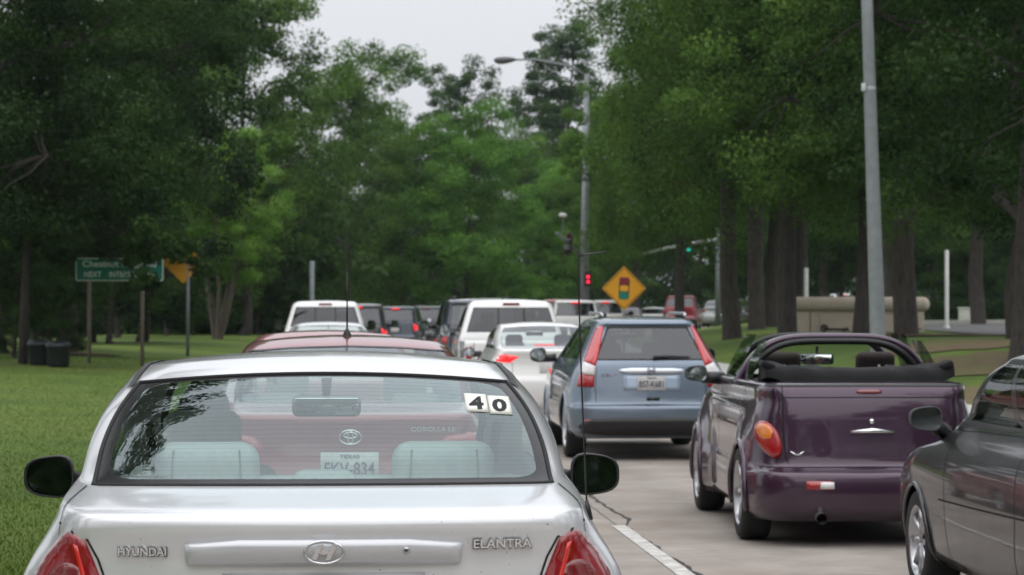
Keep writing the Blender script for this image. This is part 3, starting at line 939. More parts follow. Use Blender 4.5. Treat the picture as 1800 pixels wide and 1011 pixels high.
# number sticker on the rear window
c0 = at(857, 711, ED + 1.12); cx, cz = c0.x, c0.z / 1.027
STK = simple('sticker_white', (.78, .77, .70), .45, vary=.05)
hb = sh.bvh
for i, (dx, ch) in enumerate(((-.0355, '4'), (.0365, '0'))):
    sq = [(cx + dx - .0345, cz - .020 - dx * .10), (cx + dx + .0345, cz - .024 - dx * .10), (cx + dx + .0315, cz + .026 - dx * .10), (cx + dx - .0365, cz + .030 - dx * .10)]
    s_ = patch('sticker', sq, sh.bvh, el, STK, off=.004, h=.02, back=-.002)
    t = text_obj('numeral', ch, .046, .035, (cx + dx - .002, 0, cz + .003 - dx * .10), simple('sticker_ink', (.02, .02, .02), .5), s_, .0005, .04)
    for v in t.data.vertices: v.co.y = surf(sh, v.co.x, v.co.z, .0065).y
person('person', (-.425, ED + 2.36, .50), 'driver in dark clothes at the wheel of the silver saloon', simple('dark_shirt', (.03, .032, .04), .9), simple('dark_hair', (.012, .01, .009), .7))
# ------------------------------------------------------------------ ground, road, kerbs
def surfmat(name, c1, c2, scale, rough=.9, bump=.3, dist=.02, c3=None, s3=.3, detail=10.0, stretch=(1, 1, 1), bscale=None):
    m, t, o = newmat(name)
    p = principled(t, c1, rough, 0, 0, .3)
    tc = N(t, 'TexCoord'); mp = N(t, 'Mapping'); mp.inputs['Scale'].default_value = stretch
    t.links.new(tc.outputs['Object'], mp.inputs[0])
    nz = N(t, 'TexNoise', Scale=scale, Detail=detail, Roughness=.68); t.links.new(mp.outputs[0], nz.inputs['Vector'])
    rp = N(t, 'ValToRGB'); rp.color_ramp.elements[0].position = .3; rp.color_ramp.elements[1].position = .7
    rp.color_ramp.elements[0].color = (*c1, 1); rp.color_ramp.elements[1].color = (*c2, 1)
    t.links.new(nz.outputs['Fac'], rp.inputs[0])
    col = rp.outputs[0]
    if c3:
        n3 = N(t, 'TexNoise', Scale=s3, Detail=5.0, Roughness=.6); t.links.new(mp.outputs[0], n3.inputs['Vector'])
        r3 = N(t, 'ValToRGB'); r3.color_ramp.elements[0].position = .45; r3.color_ramp.elements[1].position = .68
        r3.color_ramp.elements[0].color = (0, 0, 0, 1); r3.color_ramp.elements[1].color = (.75, .75, .75, 1)
        t.links.new(n3.outputs['Fac'], r3.inputs[0])
        mx = N(t, 'MixRGB'); mx.inputs[2].default_value = (*c3, 1)
        t.links.new(r3.outputs[0], mx.inputs[0]); t.links.new(col, mx.inputs[1]); col = mx.outputs[0]
    t.links.new(col, p.inputs['Base Color'])
    nb = N(t, 'TexNoise', Scale=bscale or scale * 9, Detail=4.0); t.links.new(mp.outputs[0], nb.inputs['Vector'])
    b = N(t, 'Bump', Strength=bump, Distance=dist); t.links.new(nb.outputs['Fac'], b.inputs['Height']); t.links.new(b.outputs[0], p.inputs['Normal'])
    t.links.new(p.outputs[0], o.inputs['Surface'])
    return m
LAWN = surfmat('lawn', (.042, .080, .009), (.092, .146, .015), .35, .95, .6, .02, c3=(.120, .150, .024), s3=.11, bscale=38)
CONC = surfmat('concrete', (.225, .20, .175), (.375, .338, .302), 1.4, .85, .25, .006, c3=(.22, .175, .14), s3=.45)
def wear(m):
    """oil drip band and darker wheel tracks along each lane, slab to slab difference"""
    t = m.node_tree; p = [n for n in t.nodes if n.type == 'BSDF_PRINCIPLED'][0]; src = p.inputs['Base Color'].links[0].from_socket
    tc = N(t, 'TexCoord'); sx = N(t, 'SeparateXYZ'); t.links.new(tc.outputs['Object'], sx.inputs[0])
    nz = N(t, 'TexNoise', Scale=.9, Detail=6.0, Roughness=.7); t.links.new(tc.outputs['Object'], nz.inputs['Vector'])
    fac = None
    for cx, w, a in ((.35, .42, .55), (4.05, .42, .55), (-.6, .3, .22), (1.3, .3, .22), (3.1, .3, .22), (5.0, .3, .22)):
        d = N(t, 'Math', operation='SUBTRACT'); d.inputs[1].default_value = cx; t.links.new(sx.outputs[0], d.inputs[0])
        ab = N(t, 'Math', operation='ABSOLUTE'); t.links.new(d.outputs[0], ab.inputs[0])
        mr = N(t, 'MapRange', interpolation_type='SMOOTHSTEP'); mr.inputs['From Min'].default_value = w; mr.inputs['From Max'].default_value = 0; mr.inputs['To Min'].default_value = 0; mr.inputs['To Max'].default_value = a
        t.links.new(ab.outputs[0], mr.inputs['Value'])
        if fac is None: fac = mr.outputs[0]
        else:
            ad = N(t, 'Math', operation='MAXIMUM'); t.links.new(fac, ad.inputs[0]); t.links.new(mr.outputs[0], ad.inputs[1]); fac = ad.outputs[0]
    mu = N(t, 'Math', operation='MULTIPLY'); t.links.new(fac, mu.inputs[0]); t.links.new(nz.outputs['Fac'], mu.inputs[1])
    mx = N(t, 'MixRGB'); mx.inputs[2].default_value = (.10, .088, .078, 1); t.links.new(mu.outputs[0], mx.inputs[0]); t.links.new(src, mx.inputs[1])
    oi = N(t, 'ObjectInfo'); m2 = N(t, 'MapRange'); m2.inputs['To Min'].default_value = .88; m2.inputs['To Max'].default_value = 1.1; t.links.new(oi.outputs['Random'], m2.inputs['Value'])
    hs = N(t, 'HueSaturation'); t.links.new(mx.outputs[0], hs.inputs['Color']); t.links.new(m2.outputs[0], hs.inputs['Value'])
    t.links.new(hs.outputs[0], p.inputs['Base Color'])
wear(CONC)
KERB = surfmat('kerb_concrete', (.33, .32, .30), (.43, .42, .39), 3, .9, .3, .01)
ASPH = surfmat('asphalt', (.085, .085, .085), (.125, .124, .122), 2.5, .9, .4, .01)
LINE = surfmat('road_paint', (.30, .28, .25), (.72, .71, .68), 7, .7, .2, .004)
# one sheet out to the horizon, finer near the road
ys = [-300, -120, -60, -30] + list(np.arange(-15, 130, 2.5)) + list(np.arange(130, 300, 8)) + [340, 420, 600, 1000, 2200]
rs = [-1800, -600, -250, -120, -70, -45, -30, -22, -16] + list(np.arange(-12, -2.2, 1.0)) + [LEFT_EDGE - .15, LEFT_EDGE - .03, RIGHT_EDGE + .03, RIGHT_EDGE + .15] + list(np.arange(6.6, 17, .8)) + [18, 20, 24, 30, 40, 60, 100, 250, 600, 1800]
V = []; F = []
for y in ys:
    for r in rs:
        x = r + road_c(max(min(y, 320), 0)); V.append((x, y, (-.03 if LEFT_EDGE - .1 < r < RIGHT_EDGE + .1 else ground_z(x, y)) if y < 320 else (ground_z(x, 320) if LEFT_EDGE - .1 > r or r > RIGHT_EDGE + .1 else -.03)))
nr = len(rs)
for i in range(len(ys) - 1):
    for k in range(nr - 1): F.append((i * nr + k, i * nr + k + 1, (i + 1) * nr + k + 1, (i + 1) * nr + k))
g = pyd('ground', V, F, LAWN, None, True); tag(g, kind='structure')
def ribbon(name, offs, y0, y1, mat, step=2.0, parent=None):
    """offs: (sideways offset, height) pairs swept along the road axis"""
    V = []; F = []; n = len(offs)
    yy = list(np.arange(y0, y1, step)) + [y1]
    for i, y in enumerate(yy):
        for dx, z in offs: V.append((dx + road_c(max(y, 0)), y, z))
        if i:
            for k in range(n - 1): F.append(((i - 1) * n + k, (i - 1) * n + k + 1, i * n + k + 1, i * n + k))
    return pyd(name, V, F, mat, parent)
road = ribbon('road', [(LEFT_EDGE, -.02), (RIGHT_EDGE, -.02)], -60, 320, simple('road_joint', (.05, .046, .042), .95, vary=.3)); tag(road, kind='structure')
far = ribbon('far_carriageway', [(LEFT_EDGE, 0), (RIGHT_EDGE, 0)], 62.02, 320, CONC, parent=road)
near = ribbon('near_carriageway', [(LEFT_EDGE, 0), (RIGHT_EDGE, 0)], -60, 3.98, CONC, parent=road)
rg = random.Random(5)
bm = bmesh.new()
slab_me = None
LW = ((LEFT_EDGE + .012, LANE_X - .006), (LANE_X + .006, RIGHT_EDGE - .012))
ye = [4]
while ye[-1] < 62: ye.append(min(62, ye[-1] + 5.8))
for li, (a, b) in enumerate(LW):
    for i in range(len(ye) - 1):
        y0, y1 = ye[i] + .006, ye[i + 1] - .006
        dz = rg.uniform(-.0015, .0015); e = .012
        v = [(a, y0, -.02), (b, y0, -.02), (b, y1, -.02), (a, y1, -.02), (a, y0, -e * .5 + dz), (b, y0, -e * .5 + dz), (b, y1, -e * .5 + dz), (a, y1, -e * .5 + dz),
             (a + e, y0 + e, dz), (b - e, y0 + e, dz), (b - e, y1 - e, dz), (a + e, y1 - e, dz)]
        f = [(0, 1, 5, 4), (1, 2, 6, 5), (2, 3, 7, 6), (3, 0, 4, 7), (4, 5, 9, 8), (5, 6, 10, 9), (6, 7, 11, 10), (7, 4, 8, 11), (8, 9, 10, 11)]
        pyd('concrete_slab', v, f, CONC, road)
for off, sg, nm in ((LEFT_EDGE, -1, 'kerb_left'), (RIGHT_EDGE, 1, 'kerb_right')):
    k = ribbon(nm, [(off, -.02), (off, .10), (off + sg * .02, .13), (off + sg * .16, .135), (off + sg * .17, .10)], -60, 320, KERB); tag(k, kind='structure')
for i, (a, b) in enumerate(((2, 5), (15.1, 19.2), (27.4, 30.4), (39.6, 42.6), (51.8, 54.8), (64, 67), (76, 79), (88, 91), (100, 103))):
    ribbon('lane_marking', [(LANE_X - .055, .006), (LANE_X + .055, .006)], a, b, LINE, 1.0, road)
# tar-filled crack wandering beside the lane line
V = []; F = []; rg = random.Random(8); x = LANE_X + .14
for i in range(120):
    y = 13 + i * .12; x += rg.uniform(-.022, .022) + (LANE_X + .12 - x) * .06; w = rg.uniform(.006, .022)
    V += [(x - w, y, .004), (x + w, y, .004)]
    if i: F.append((2 * i - 2, 2 * i - 1, 2 * i + 1, 2 * i))
pyd('tarred_crack', V, F, simple('tar', (.03, .028, .026), .8), road)
# ------------------------------------------------------------------ the other vehicles
def quad(x0, x1, z0, z1): return [(x0, z0), (x1, z0), (x1, z1), (x0, z1)]
def both(name, poly, sh, root, mat, **kw):
    out = []
    for sg in (-1, 1):
        p = [(sg * x, z) for x, z in poly]
        out.append(patch(name, p if sg > 0 else p[::-1], sh.bvh, root, mat, **kw))
    return out
def rect_gap(sh, root, x0, x1, z0, z1, w=.006):
    for sg in (-1, 1):
        strip('boot_gap', [(sg * x0, z1), (sg * x1, (z0 + z1) / 2), (sg * x1, z0)], w, sh.bvh, root, GAP)
def traffic_sedan(label, mat, px, D, sc=(1, 1, 1), lit=False, group='cars queuing ahead', gl=GL_TINT, name='saloon_car', rz=0, number=None, nsub=2, lamp=None, third=True, X=None, cloth=DARK_IN):
    X = wx(px, D) if X is None else X
    root = empty(name, (X, D, ground_z(X, D) if X - road_c(D) > RIGHT_EDGE else 0), rz, label, 'car', group)
    sh, body, parts = sedan(root, mat, sc, gl_rear=gl, gl_side=GL_TINT, nsub=nsub, cloth=cloth)
    sx, sy, sz = sc
    lamp = lamp or [(.55, .96), (.76, .97), (.81, .90), (.80, .80), (.56, .80)]
    both('tail_lamp', [(x * sx, z * sz) for x, z in lamp], sh, root, RED_ON if lit else RED, off=.004, dome=.012, h=.05)
    rect_gap(sh, root, .66 * sx, .54 * sx, .70 * sz, 1.03 * sz)
    plate(root, (0, surf(sh, 0, .80 * sz).y - .01, .80 * sz), number)
    for sg in (-1, 1): side_mirror(root, (sg * 1.0 * sx, 3.0 * sy, .99 * sz), .18, .13, mat, sg, (sg * .80 * sx, 3.05 * sy, .96 * sz), deep=.09)
    if lit and third: soft_box('third_brake_lamp', (0, 1.02 * sy, 1.105 * sz + .02), (.30, .05, .03), .008, RED_ON, root)
    return root, sh, parts

RED_P = paint('red_paint', (.23, .022, .03), metal=.25, rough=.30)
co_, csh, cparts = traffic_sedan('dark red saloon seen through the windows of the silver saloon', RED_P, 615, 13.3, (.955, 1.0, 1.02), gl=GL_CLEAR, number='FKV-834', nsub=4,
    lamp=[(.47, .90), (.52, .955), (.66, .975), (.765, .96), (.80, .88), (.785, .76), (.70, .72), (.58, .735), (.50, .79)], cloth=simple('tan_cloth', (.22, .19, .15), .9))
both('reverse_lamp', [(.515 + .042 * math.cos(q), .845 + .05 * math.sin(q)) for q in [2 * PI * k / 16 for k in range(16)]], csh, co_, CLEAR, off=.02, dome=.01, h=.02, edge=.03)
y0 = surf(csh, 0, .96).y
oval_badge(co_, (0.004, y0 - .012, .972), .115, .075, CHROME, 'T')
t = text_obj('lettering', 'COROLLA LE', .235, .024, (.44, surf(csh, .44, 1.01).y - .004, 1.012), CHROME, co_, .006, .01)
for v in t.data.vertices: v.co.y += surf(csh, v.co.x, v.co.z, 0).y - surf(csh, .44, 1.01, 0).y
ly = 1.62
m = MB(); m.lathe([(.026, -.004), (.022, .012), (.009, .035), (.003, .05)], (0, ly, 1.492), 'z', 16); ab = m.build('antenna_base', BLACK, co_, True)
m = MB(); m.tube([(0, ly, 1.53), (0, ly - .03, 1.86)], [.006, .004], 6); m.build('antenna_whip', BLACK, ab, True)
strip('window_seal', [(-.575, 1.402), (-.3, 1.424), (0, 1.432), (.3, 1.424), (.575, 1.402)], .02, csh.bvh, co_, BLACK, off=.004)

r2, _, _ = traffic_sedan('red saloon whose roof shows just beyond the roof antenna car', paint('faded_red_paint', (.32, .05, .055), .2, .35), 574, 20.6, (.97, 1.0, 1.0), number=None, group='cars queuing ahead')
traffic_sedan('pale silver saloon close behind the left white pickup', paint('pale_silver_paint', (.60, .62, .62), .3, .32), 578, 42.5, (.98, 1, .985), gl=GL_CLEAR, number=None)
WHITE = paint('white_paint', (.72, .72, .71), metal=0, rough=.35)
ws, wsh, _ = traffic_sedan('white saloon with glowing brake lights ahead of the blue crossover', WHITE, 968, 36.3, (1.0, 1.02, 1.0), lit=True, gl=GL_CLEAR, number=None, nsub=3,
    lamp=[(.44, .97), (.62, .995), (.79, 1.02), (.815, .96), (.77, .89), (.58, .88)])

# ---- crossovers and estate cars
SUV = [
    (.24, .14, 4.30, .80, .28, .25, .06, .4, .4),
    (.34, .02, 4.42, .885, .28, .25, .06, .4, .4),
    (.48, .00, 4.45, .905, .27, .25, .07, .4, .4),
    (.58, .005, 4.45, .905, .25, .25, .07, .4, .4),
    (.62, .05, 4.43, .90, .24, .26, .07, .4, .4),
    (.80, .07, 4.35, .885, .22, .28, .08, .4, .4),
    (.96, .09, 4.0, .845, .19, .30, .08, .38, .35),
    (1.04, .105, 3.5, .805, .17, .32, .08, .3, .3),
    (1.09, .13, 3.3, .775, .155, .34, .08, .26, .28),
    (1.20, .21, 3.12, .715, .145, .36, .08, .24, .26),
    (1.34, .32, 2.85, .645, .14, .36, .07, .24, .26),
    (1.455, .41, 2.60, .585, .13, .36, .06, .22, .26),
    (1.485, .39, 2.5, .565, .13, .36, .06, .22, .26),
    (1.525, .43, 2.35, .535, .15, .36, .05, .22, .26),
    (1.545, .60, 2.2, .48, .18, .30, .04, .2, .25),
]
SUV_BOXY = [(z, a * .8, b, w if z < 1.0 else w + (z - 1.0) * .28, c, d, e, f, g) for (z, a, b, w, c, d, e, f, g) in SUV]
SIDE3 = fracs(0, .05, .30, .345, .62, .665, .95, 1, n=5)
def suv(root, mat, sc=(1, 1, 1), base=SUV, gl_rear=GL_TINT, gl_side=GL_DARK, nsub=3, kR=1, cab=True, lip=BLACK):
    sx, sy, sz = sc
    sh = Shell(body_rows(sx, sy, sz, base), SIDE3, nsub=nsub, kr=.035)
    k = kidx
    reg = [('rear_window', gl_rear, 8, 11, 0, sh.K['R'] + kR, 'mid'), ('windscreen', GL_SHIELD, 8, 11, sh.K['G'] - 2, 0, 'front')]
    for a, b in ((.05, .30), (.345, .62), (.665, .95)): reg.append(('side_window', gl_side, 8, 11, k(sh, SIDE3, a), k(sh, SIDE3, b), 'pair'))
    ar = [(.86 * sy, .34 * sz, .38 * sz), (3.48 * sy, .34 * sz, .38 * sz)]
    body, parts = sh.finish('body', mat, root, reg, crown=.028 * sz, arches=ar)
    for a in ar:
        arch_lip(root, sh, *a, mat, .24 * sz)
        for sg in (-1, 1): wheel(root, sg * (.90 * sx - .13), a[0], .345 * sz, .22)
    if cab: cabin(root, 1.25 * sy, 2.1 * sy, .74 * sx, 1.02 * sz, DARK_IN, z=.55, headz=.06, mir=(0, 2.7 * sy, 1.33 * sz))
    return sh, body, parts
BLUE = paint('ice_blue_paint', (.145, .19, .25), metal=.5, rough=.30)
cr = empty('crossover_car', (wx(1146, 27.4), 27.4, 0), R(-.6), 'light blue crossover with tall red lamps beside its rear window', 'car', 'cars queuing ahead')
vsh, vb, vp = suv(cr, BLUE, kR=0, gl_rear=glass('smoked_glass', (.22, .23, .235), frit=(.02, .02, .03)), nsub=4)
for sg in (-1, 1):
    f = lambda p: [(sg * x, z) for x, z in p][::(1 if sg > 0 else -1)]
    lm = patch('tail_lamp', f([(.478, 1.462), (.545, 1.462), (.605, 1.34), (.668, 1.20), (.722, 1.08), (.60, 1.03), (.575, 1.10), (.525, 1.27)]), vsh.bvh, cr, lens('bright_red_lens', (.46, .006, .012), emit=.03), off=.004, dome=.016, h=.03)
    patch('lamp_lens', f([(.60, 1.03), (.722, 1.08), (.762, .985), (.772, .945), (.612, .925)]), vsh.bvh, lm, CLEAR, off=.004, dome=.014, h=.03)
    patch('lamp_lens', f([(.612, .922), (.772, .942), (.80, .86), (.798, .80), (.62, .80)]), vsh.bvh, lm, RED, off=.004, dome=.014, h=.03)
    patch('rear_reflector', f(quad(.55, .73, .41, .45)), vsh.bvh, cr, RED, off=.004, h=.04)
    strip('boot_gap', f([(.59, 1.02), (.605, .80), (.60, .64)]), .007, vsh.bvh, cr, GAP)
    side_mirror(cr, (sg * 1.02, 2.95, 1.10), .19, .17, BLUE, sg, (sg * .80, 3.0, 1.07))
    m = MB(); m.tube([(sg * .46, .75, 1.575), (sg * .47, .85, 1.60), (sg * .47, 2.2, 1.605), (sg * .45, 2.35, 1.575)], .016, 8); m.build('roof_rail', ALLOY, cr, True)
patch('boot_chrome_bar', smooth_poly(quad(-.345, .36, .945, 1.01), 1), vsh.bvh, cr, simple('bright_trim', (.62, .66, .72), .2, .5, 1), off=.014, dome=.012, edge=.02, h=.03)
patch('plate_recess', quad(-.30, .32, .765, .935), vsh.bvh, cr, paint('recess_blue_paint', (.34, .42, .53), .3, .4), off=.003, h=.05)
plate(cr, (.0, surf(vsh, 0, .85).y - .012, .845), 'BS7-K681')
oval_badge(cr, (0, surf(vsh, 0, .98).y - .032, .985), .085, .075, simple('dark_chrome', (.2, .21, .22), .2, 1), 'Hh')
text_obj('lettering', 'CR-V', .18, .035, (-.455, surf(vsh, -.455, .945).y - .004, .93), CHROME, cr, .006, .02)
patch('boot_handle', quad(-.05, .09, .655, .69), vsh.bvh, cr, BLACK, off=.004, h=.05)
patch('lower_bumper', smooth_poly([(-.80, .40), (-.60, .47), (.60, .47), (.80, .40), (.78, .27), (-.78, .27)], 1), vsh.bvh, cr, BLACK, off=.008, h=.05)
strip('bumper_gap', [(-.84, .60), (0, .612), (.84, .60)], .012, vsh.bvh, cr, GAP)
m = MB(); m.tube([(.03, surf(vsh, .03, 1.12).y - .02, 1.12), (.20, surf(vsh, .2, 1.135).y - .03, 1.135), (.44, surf(vsh, .44, 1.125).y - .02, 1.125)], [.022, .014, .008], 8); m.build('rear_wiper', BLACK, cr, True)
both('headrest_shadow', quad(9, 9.1, 9, 9.1), vsh, cr, BLACK) if False else None

# ---- pickups
CAB = [(.48, 1.98, 5.42, .90, .10, .10, .0, .4, .3), (.62, 1.96, 5.55, .96, .10, .12, .0, .4, .3), (.95, 1.96, 5.55, .97, .10, .12, .0, .4, .3), (1.06, 1.96, 5.40, .965, .10, .12, .0, .4, .3),
       (1.14, 1.96, 4.40, .955, .10, .12, .0, .3, .3), (1.22, 1.97, 4.20, .93, .10, .14, .01, .25, .25), (1.26, 1.98, 4.15, .92, .10, .14, .01, .25, .25), (1.50, 2.03, 3.80, .85, .10, .15, .02, .25, .25),
       (1.71, 2.08, 3.50, .785, .10, .16, .03, .25, .25), (1.78, 2.11, 3.40, .75, .12, .18, .03, .25, .25), (1.83, 2.20, 3.25, .68, .16, .2, .03, .25, .25)]
BED = [(.50, .10, 1.93, .90, .1, .1, .02, .05, .05), (.60, .04, 1.94, .955, .1, .1, .02, .05, .05), (1.05, .04, 1.94, .965, .08, .08, .02, .05, .05), (1.11, .05, 1.94, .955, .08, .08, .02, .05, .05),
       (1.115, .10, 1.90, .90, .06, .06, .01, .05, .05), (1.10, .115, 1.89, .885, .05, .05, .01, .05, .05), (.66, .12, 1.88, .88, .05, .05, .01, .05, .05)]
def pickup(label, mat, px, D, sc=(1, 1, 1), word=None, lit=False, group='cars queuing ahead', nsub=2):
    sx, sy, sz = sc
    root = empty('pickup_truck', (wx(px, D), D, 0), 0, label, 'pickup', group)
    sh = Shell(body_rows(sx, sy, sz, CAB), SIDE, nsub=nsub, kr=0, kf=.06, nR=10)
    k = kidx
    body, parts = sh.finish('cab', mat, root, [('rear_window', GL_DARK, 6, 8, 0, sh.K['R'], 'mid'), ('windscreen', GL_SHIELD, 5, 8, sh.K['G'] - 2, 0, 'front'),
        ('side_window', GL_DARK, 6, 8, k(sh, SIDE, .06), k(sh, SIDE, .47), 'pair'), ('side_window', GL_DARK, 6, 8, k(sh, SIDE, .53), k(sh, SIDE, .95), 'pair')], crown=.035 * sz, arches=[(4.65 * sy, .38 * sz, .42 * sz)])
    bs = Shell(body_rows(sx, sy, sz, BED), fracs(0, .2, .4, .6, .8, 1, n=4), nsub=nsub, kr=0, kf=0)
    bed, _ = bs.finish('cargo_bed', mat, root, [], crown=0, arches=[(1.15 * sy, .38 * sz, .42 * sz)])
    for s_, a in ((bs, 1.15), (sh, 4.65)):
        for sg in (-1, 1): wheel(root, sg * .83 * sx, a * sy, .385 * sz, .25)
    for sg in (-1, 1):
        p = [(sg * x * sx, z * sz) for x, z in quad(.835, .945, .72, 1.03)][::sg]
        patch('tail_lamp', p, bs.bvh, root, RED_ON if lit else RED, off=.006, dome=.01, h=.06)
        strip('tailgate_gap', [(sg * .80 * sx, 1.09 * sz), (sg * .80 * sx, .62 * sz)], .012, bs.bvh, root, GAP)
        strip('window_bar', [(sg * .235 * sx, 1.30 * sz), (sg * .235 * sx, 1.69 * sz)], .03, sh.bvh, root, BLACK)
        side_mirror(root, (sg * 1.12 * sx, 3.95 * sy, 1.28 * sz), .2, .24, BLACK, sg, (sg * .9 * sx, 4.0 * sy, 1.22 * sz))
    p = surf(sh, 0, 1.775 * sz)
    soft_box('third_brake_lamp', (0, p.y - .012, 1.775 * sz), (.30, .03, .045), .008, RED_ON if lit else RED_DK, root)
    soft_box('rear_bumper', (0, -.05, .52 * sz), (1.86 * sx, .20, .19), .04, CHROME, root)
    plate(root, (0, -.165, .53 * sz), None)
    patch('tailgate_handle', quad(-.12, .12, .92 * sz, .99 * sz), bs.bvh, root, BLACK, off=.01, h=.06)
    if word: soft_box('tailgate_badge', (-.50, surf(bs, -.5, .86).y - .006, .80), (.26, .012, .045), .005, CHROME, root)
    cabin(root, 2.55 * sy, 3.0 * sy, .78 * sx, 1.1 * sz, DARK_IN, z=.75, rear=False)
    return root
pickup('white pickup at the front of the left lane queue beneath the grey post', WHITE, 572, 56.5, (.98, 1, 1.0))
pickup('white pickup right behind the dark roof rack van, chrome badge on tailgate', WHITE, 914, 43.6, (.985, 1, .985), word='F-150')

# ---- farther traffic
def far_suv(label, mat, px, D, sc=(1, 1.05, 1.12), lit=False, base=SUV_BOXY, rack=False, third=False, side='tail', gl=GL_DARK, name='estate_car', lamps=True, rz=None, dx=0):
    X = wx(px, D)
    rz = rz if rz is not None else -math.atan(.003 * max(0, min(D, 150) - 58))
    root = empty(name, (X + dx, D, ground_z(X, D) + .03 if X - road_c(D) > RIGHT_EDGE else 0), rz, label, 'car', 'cars queuing ahead')
    sh, b, p = suv(root, mat, sc, base, gl_rear=gl, nsub=2, cab=False)
    sx, sy, sz = sc
    both('tail_lamp', [(x * sx, z * sz) for x, z in [(.66, 1.02), (.80, 1.02), (.83, .78), (.70, .76)]], sh, root, RED_ON if lit else RED, off=.006, dome=.01, h=.08)
    plate(root, (0, surf(sh, 0, .8 * sz).y - .012, .80 * sz), None)
    q = surf(sh, 0, 1.475 * sz)
    soft_box('third_brake_lamp', (0, q.y - .015, 1.475 * sz), (.30, .04, .05), .01, RED_ON if (lit or third) else RED_DK, root)
    soft_box('rear_bumper', (0, .01, .45 * sz), (1.74 * sx, .16, .2), .05, BLACK, root)
    for sg in (-1, 1): side_mirror(root, (sg * 1.03 * sx, 2.9 * sy, 1.10 * sz), .2, .18, mat, sg, (sg * .8 * sx, 2.95 * sy, 1.07 * sz))
    if rack:
        for sg in (-1, 1):
            m = MB(); m.tube([(sg * .52 * sx, .8, 1.555 * sz), (sg * .52 * sx, .9, 1.60 * sz), (sg * .52 * sx, 2.3, 1.60 * sz), (sg * .52 * sx, 2.4, 1.555 * sz)], .02, 6); m.build('roof_rail', BLACK, root)
    return root
NAVY = paint('navy_paint', (.018, .026, .042), .2, .3)
DGREY = paint('dark_grey_paint', (.035, .037, .04), .3, .3)
far_suv('dark navy van with roof rails ahead of the right white pickup', NAVY, 850, 52.6, (1.07, 1.15, 1.20), rack=True, name='van')
far_suv('white van top with red brake lamp peeking over the navy van', WHITE, 862, 63, (1.02, 1.2, 1.235), third=True, name='van')
far_suv('dark grey estate half hidden behind the left white pickup', DGREY, 650, 66, (.98, 1.1, 1.16), name='estate_car', dx=-.35, lit=True)
far_suv('dark blue estate with two glowing brake lamps left of the van', paint('dark_blue_paint', (.025, .035, .06), .3, .3), 694, 92, (1.0, 1.1, 1.14), lit=True)
far_suv('dark grey estate with roof rails, last of the left lane queue', DGREY, 748, 108, (1.0, 1.1, 1.16), rack=True)
far_suv('white estate right of the white pickup cab beside the signal pole', WHITE, 1012, 84, (1.0, 1.1, 1.15), lit=True)
far_suv('red car roof showing above the white estate by the signal pole', paint('bright_red_paint', (.35, .03, .03), .1, .3), 985, 100, (1.05, 1.1, 1.22))
far_suv('small white estate with red brake lamp between pole and diamond sign', WHITE, 1064, 98, (.98, 1.05, 1.12), lit=True)
traffic_sedan('dark maroon saloon under the left tip of the diamond sign', paint('maroon_paint', (.08, .012, .022), .3, .3), 1098, 116, (1, 1, 1.04), rz=-.15)
traffic_sedan('white saloon far off, right of the diamond sign post', WHITE, 1146, 132, (1, 1, 1.02), rz=-.2)
far_suv('deep red estate on the bend between sign and trunks', paint('deep_red_paint', (.20, .015, .025), .2, .3), 1195, 128, (1.0, 1.1, 1.16), rz=-.2)
traffic_sedan('silver saloon far off beside the leftmost right hand trunk', paint('mid_silver_paint', (.42, .43, .44), .4, .3), 1257, 140, (1, 1, 1.03), rz=-.25)

# ---- plum convertible
PLUM = paint('plum_paint', (.042, .015, .040), dust=.1, metal=.5, rough=.30)
pt = empty('convertible_car', (wx(1534, 17.3), 17.3, 0), R(-2.0), 'plum convertible with its black soft top folded down', 'car', 'cars queuing ahead')
pt.scale = (1, 1, 1.025)
PTR = [(.17, .10, 4.10, .72, .26, .22, .05, .4, .4), (.25, .01, 4.24, .79, .26, .22, .05, .4, .4), (.38, -.02, 4.28, .80, .25, .22, .06, .4, .4), (.49, -.01, 4.28, .795, .24, .22, .06, .4, .4),
       (.525, .05, 4.26, .79, .24, .24, .06, .4, .4), (.56, .085, 4.25, .785, .22, .28, .06, .4, .4), (.72, .10, 4.2, .785, .22, .30, .06, .38, .4), (.88, .11, 4.0, .775, .20, .32, .06, .36, .4), (.98, .125, 3.55, .755, .18, .34, .06, .32, .35),
       (1.06, .15, 3.1, .752, .12, .36, .06, .28, .3), (1.092, .175, 2.98, .738, .115, .36, .06, .26, .3), (1.10, .21, 2.92, .715, .11, .36, .06, .25, .3)]
SIDEP = fracs(0, .06, .47, .53, .95, 1, n=7)
FL = [(.74, .33, .34, .055, .16), (3.38, .33, .34, .06, .18)]
psh = Shell(PTR, SIDEP, nsub=5, kr=.035, kf=.05, flare=FL)
par = [(.74, .325, .36), (3.38, .325, .36)]
pb, _ = psh.finish('body', PLUM, pt, [], crown=.02, arches=par, capf=(.97, .93, .86, .7, .5, .25, 0), hole=lambda x, y, f: f < .9 and .62 < y < 2.75)
for a in par:
    arch_lip(pt, psh, *a, PLUM, .22, wid=.04)
    for sg in (-1, 1): wheel(pt, sg * .735, a[0], .325, .21, rim=.70, spokes=5)
tub = MB(); tub.box((0, 1.7, .42), (1.26, 2.1, .03)); tub.build('cabin_floor', DARK_IN, pt)
SOFT = simple('soft_top_cloth', (.006, .006, .007), .92, vary=.3, scale=20, bump=.2)
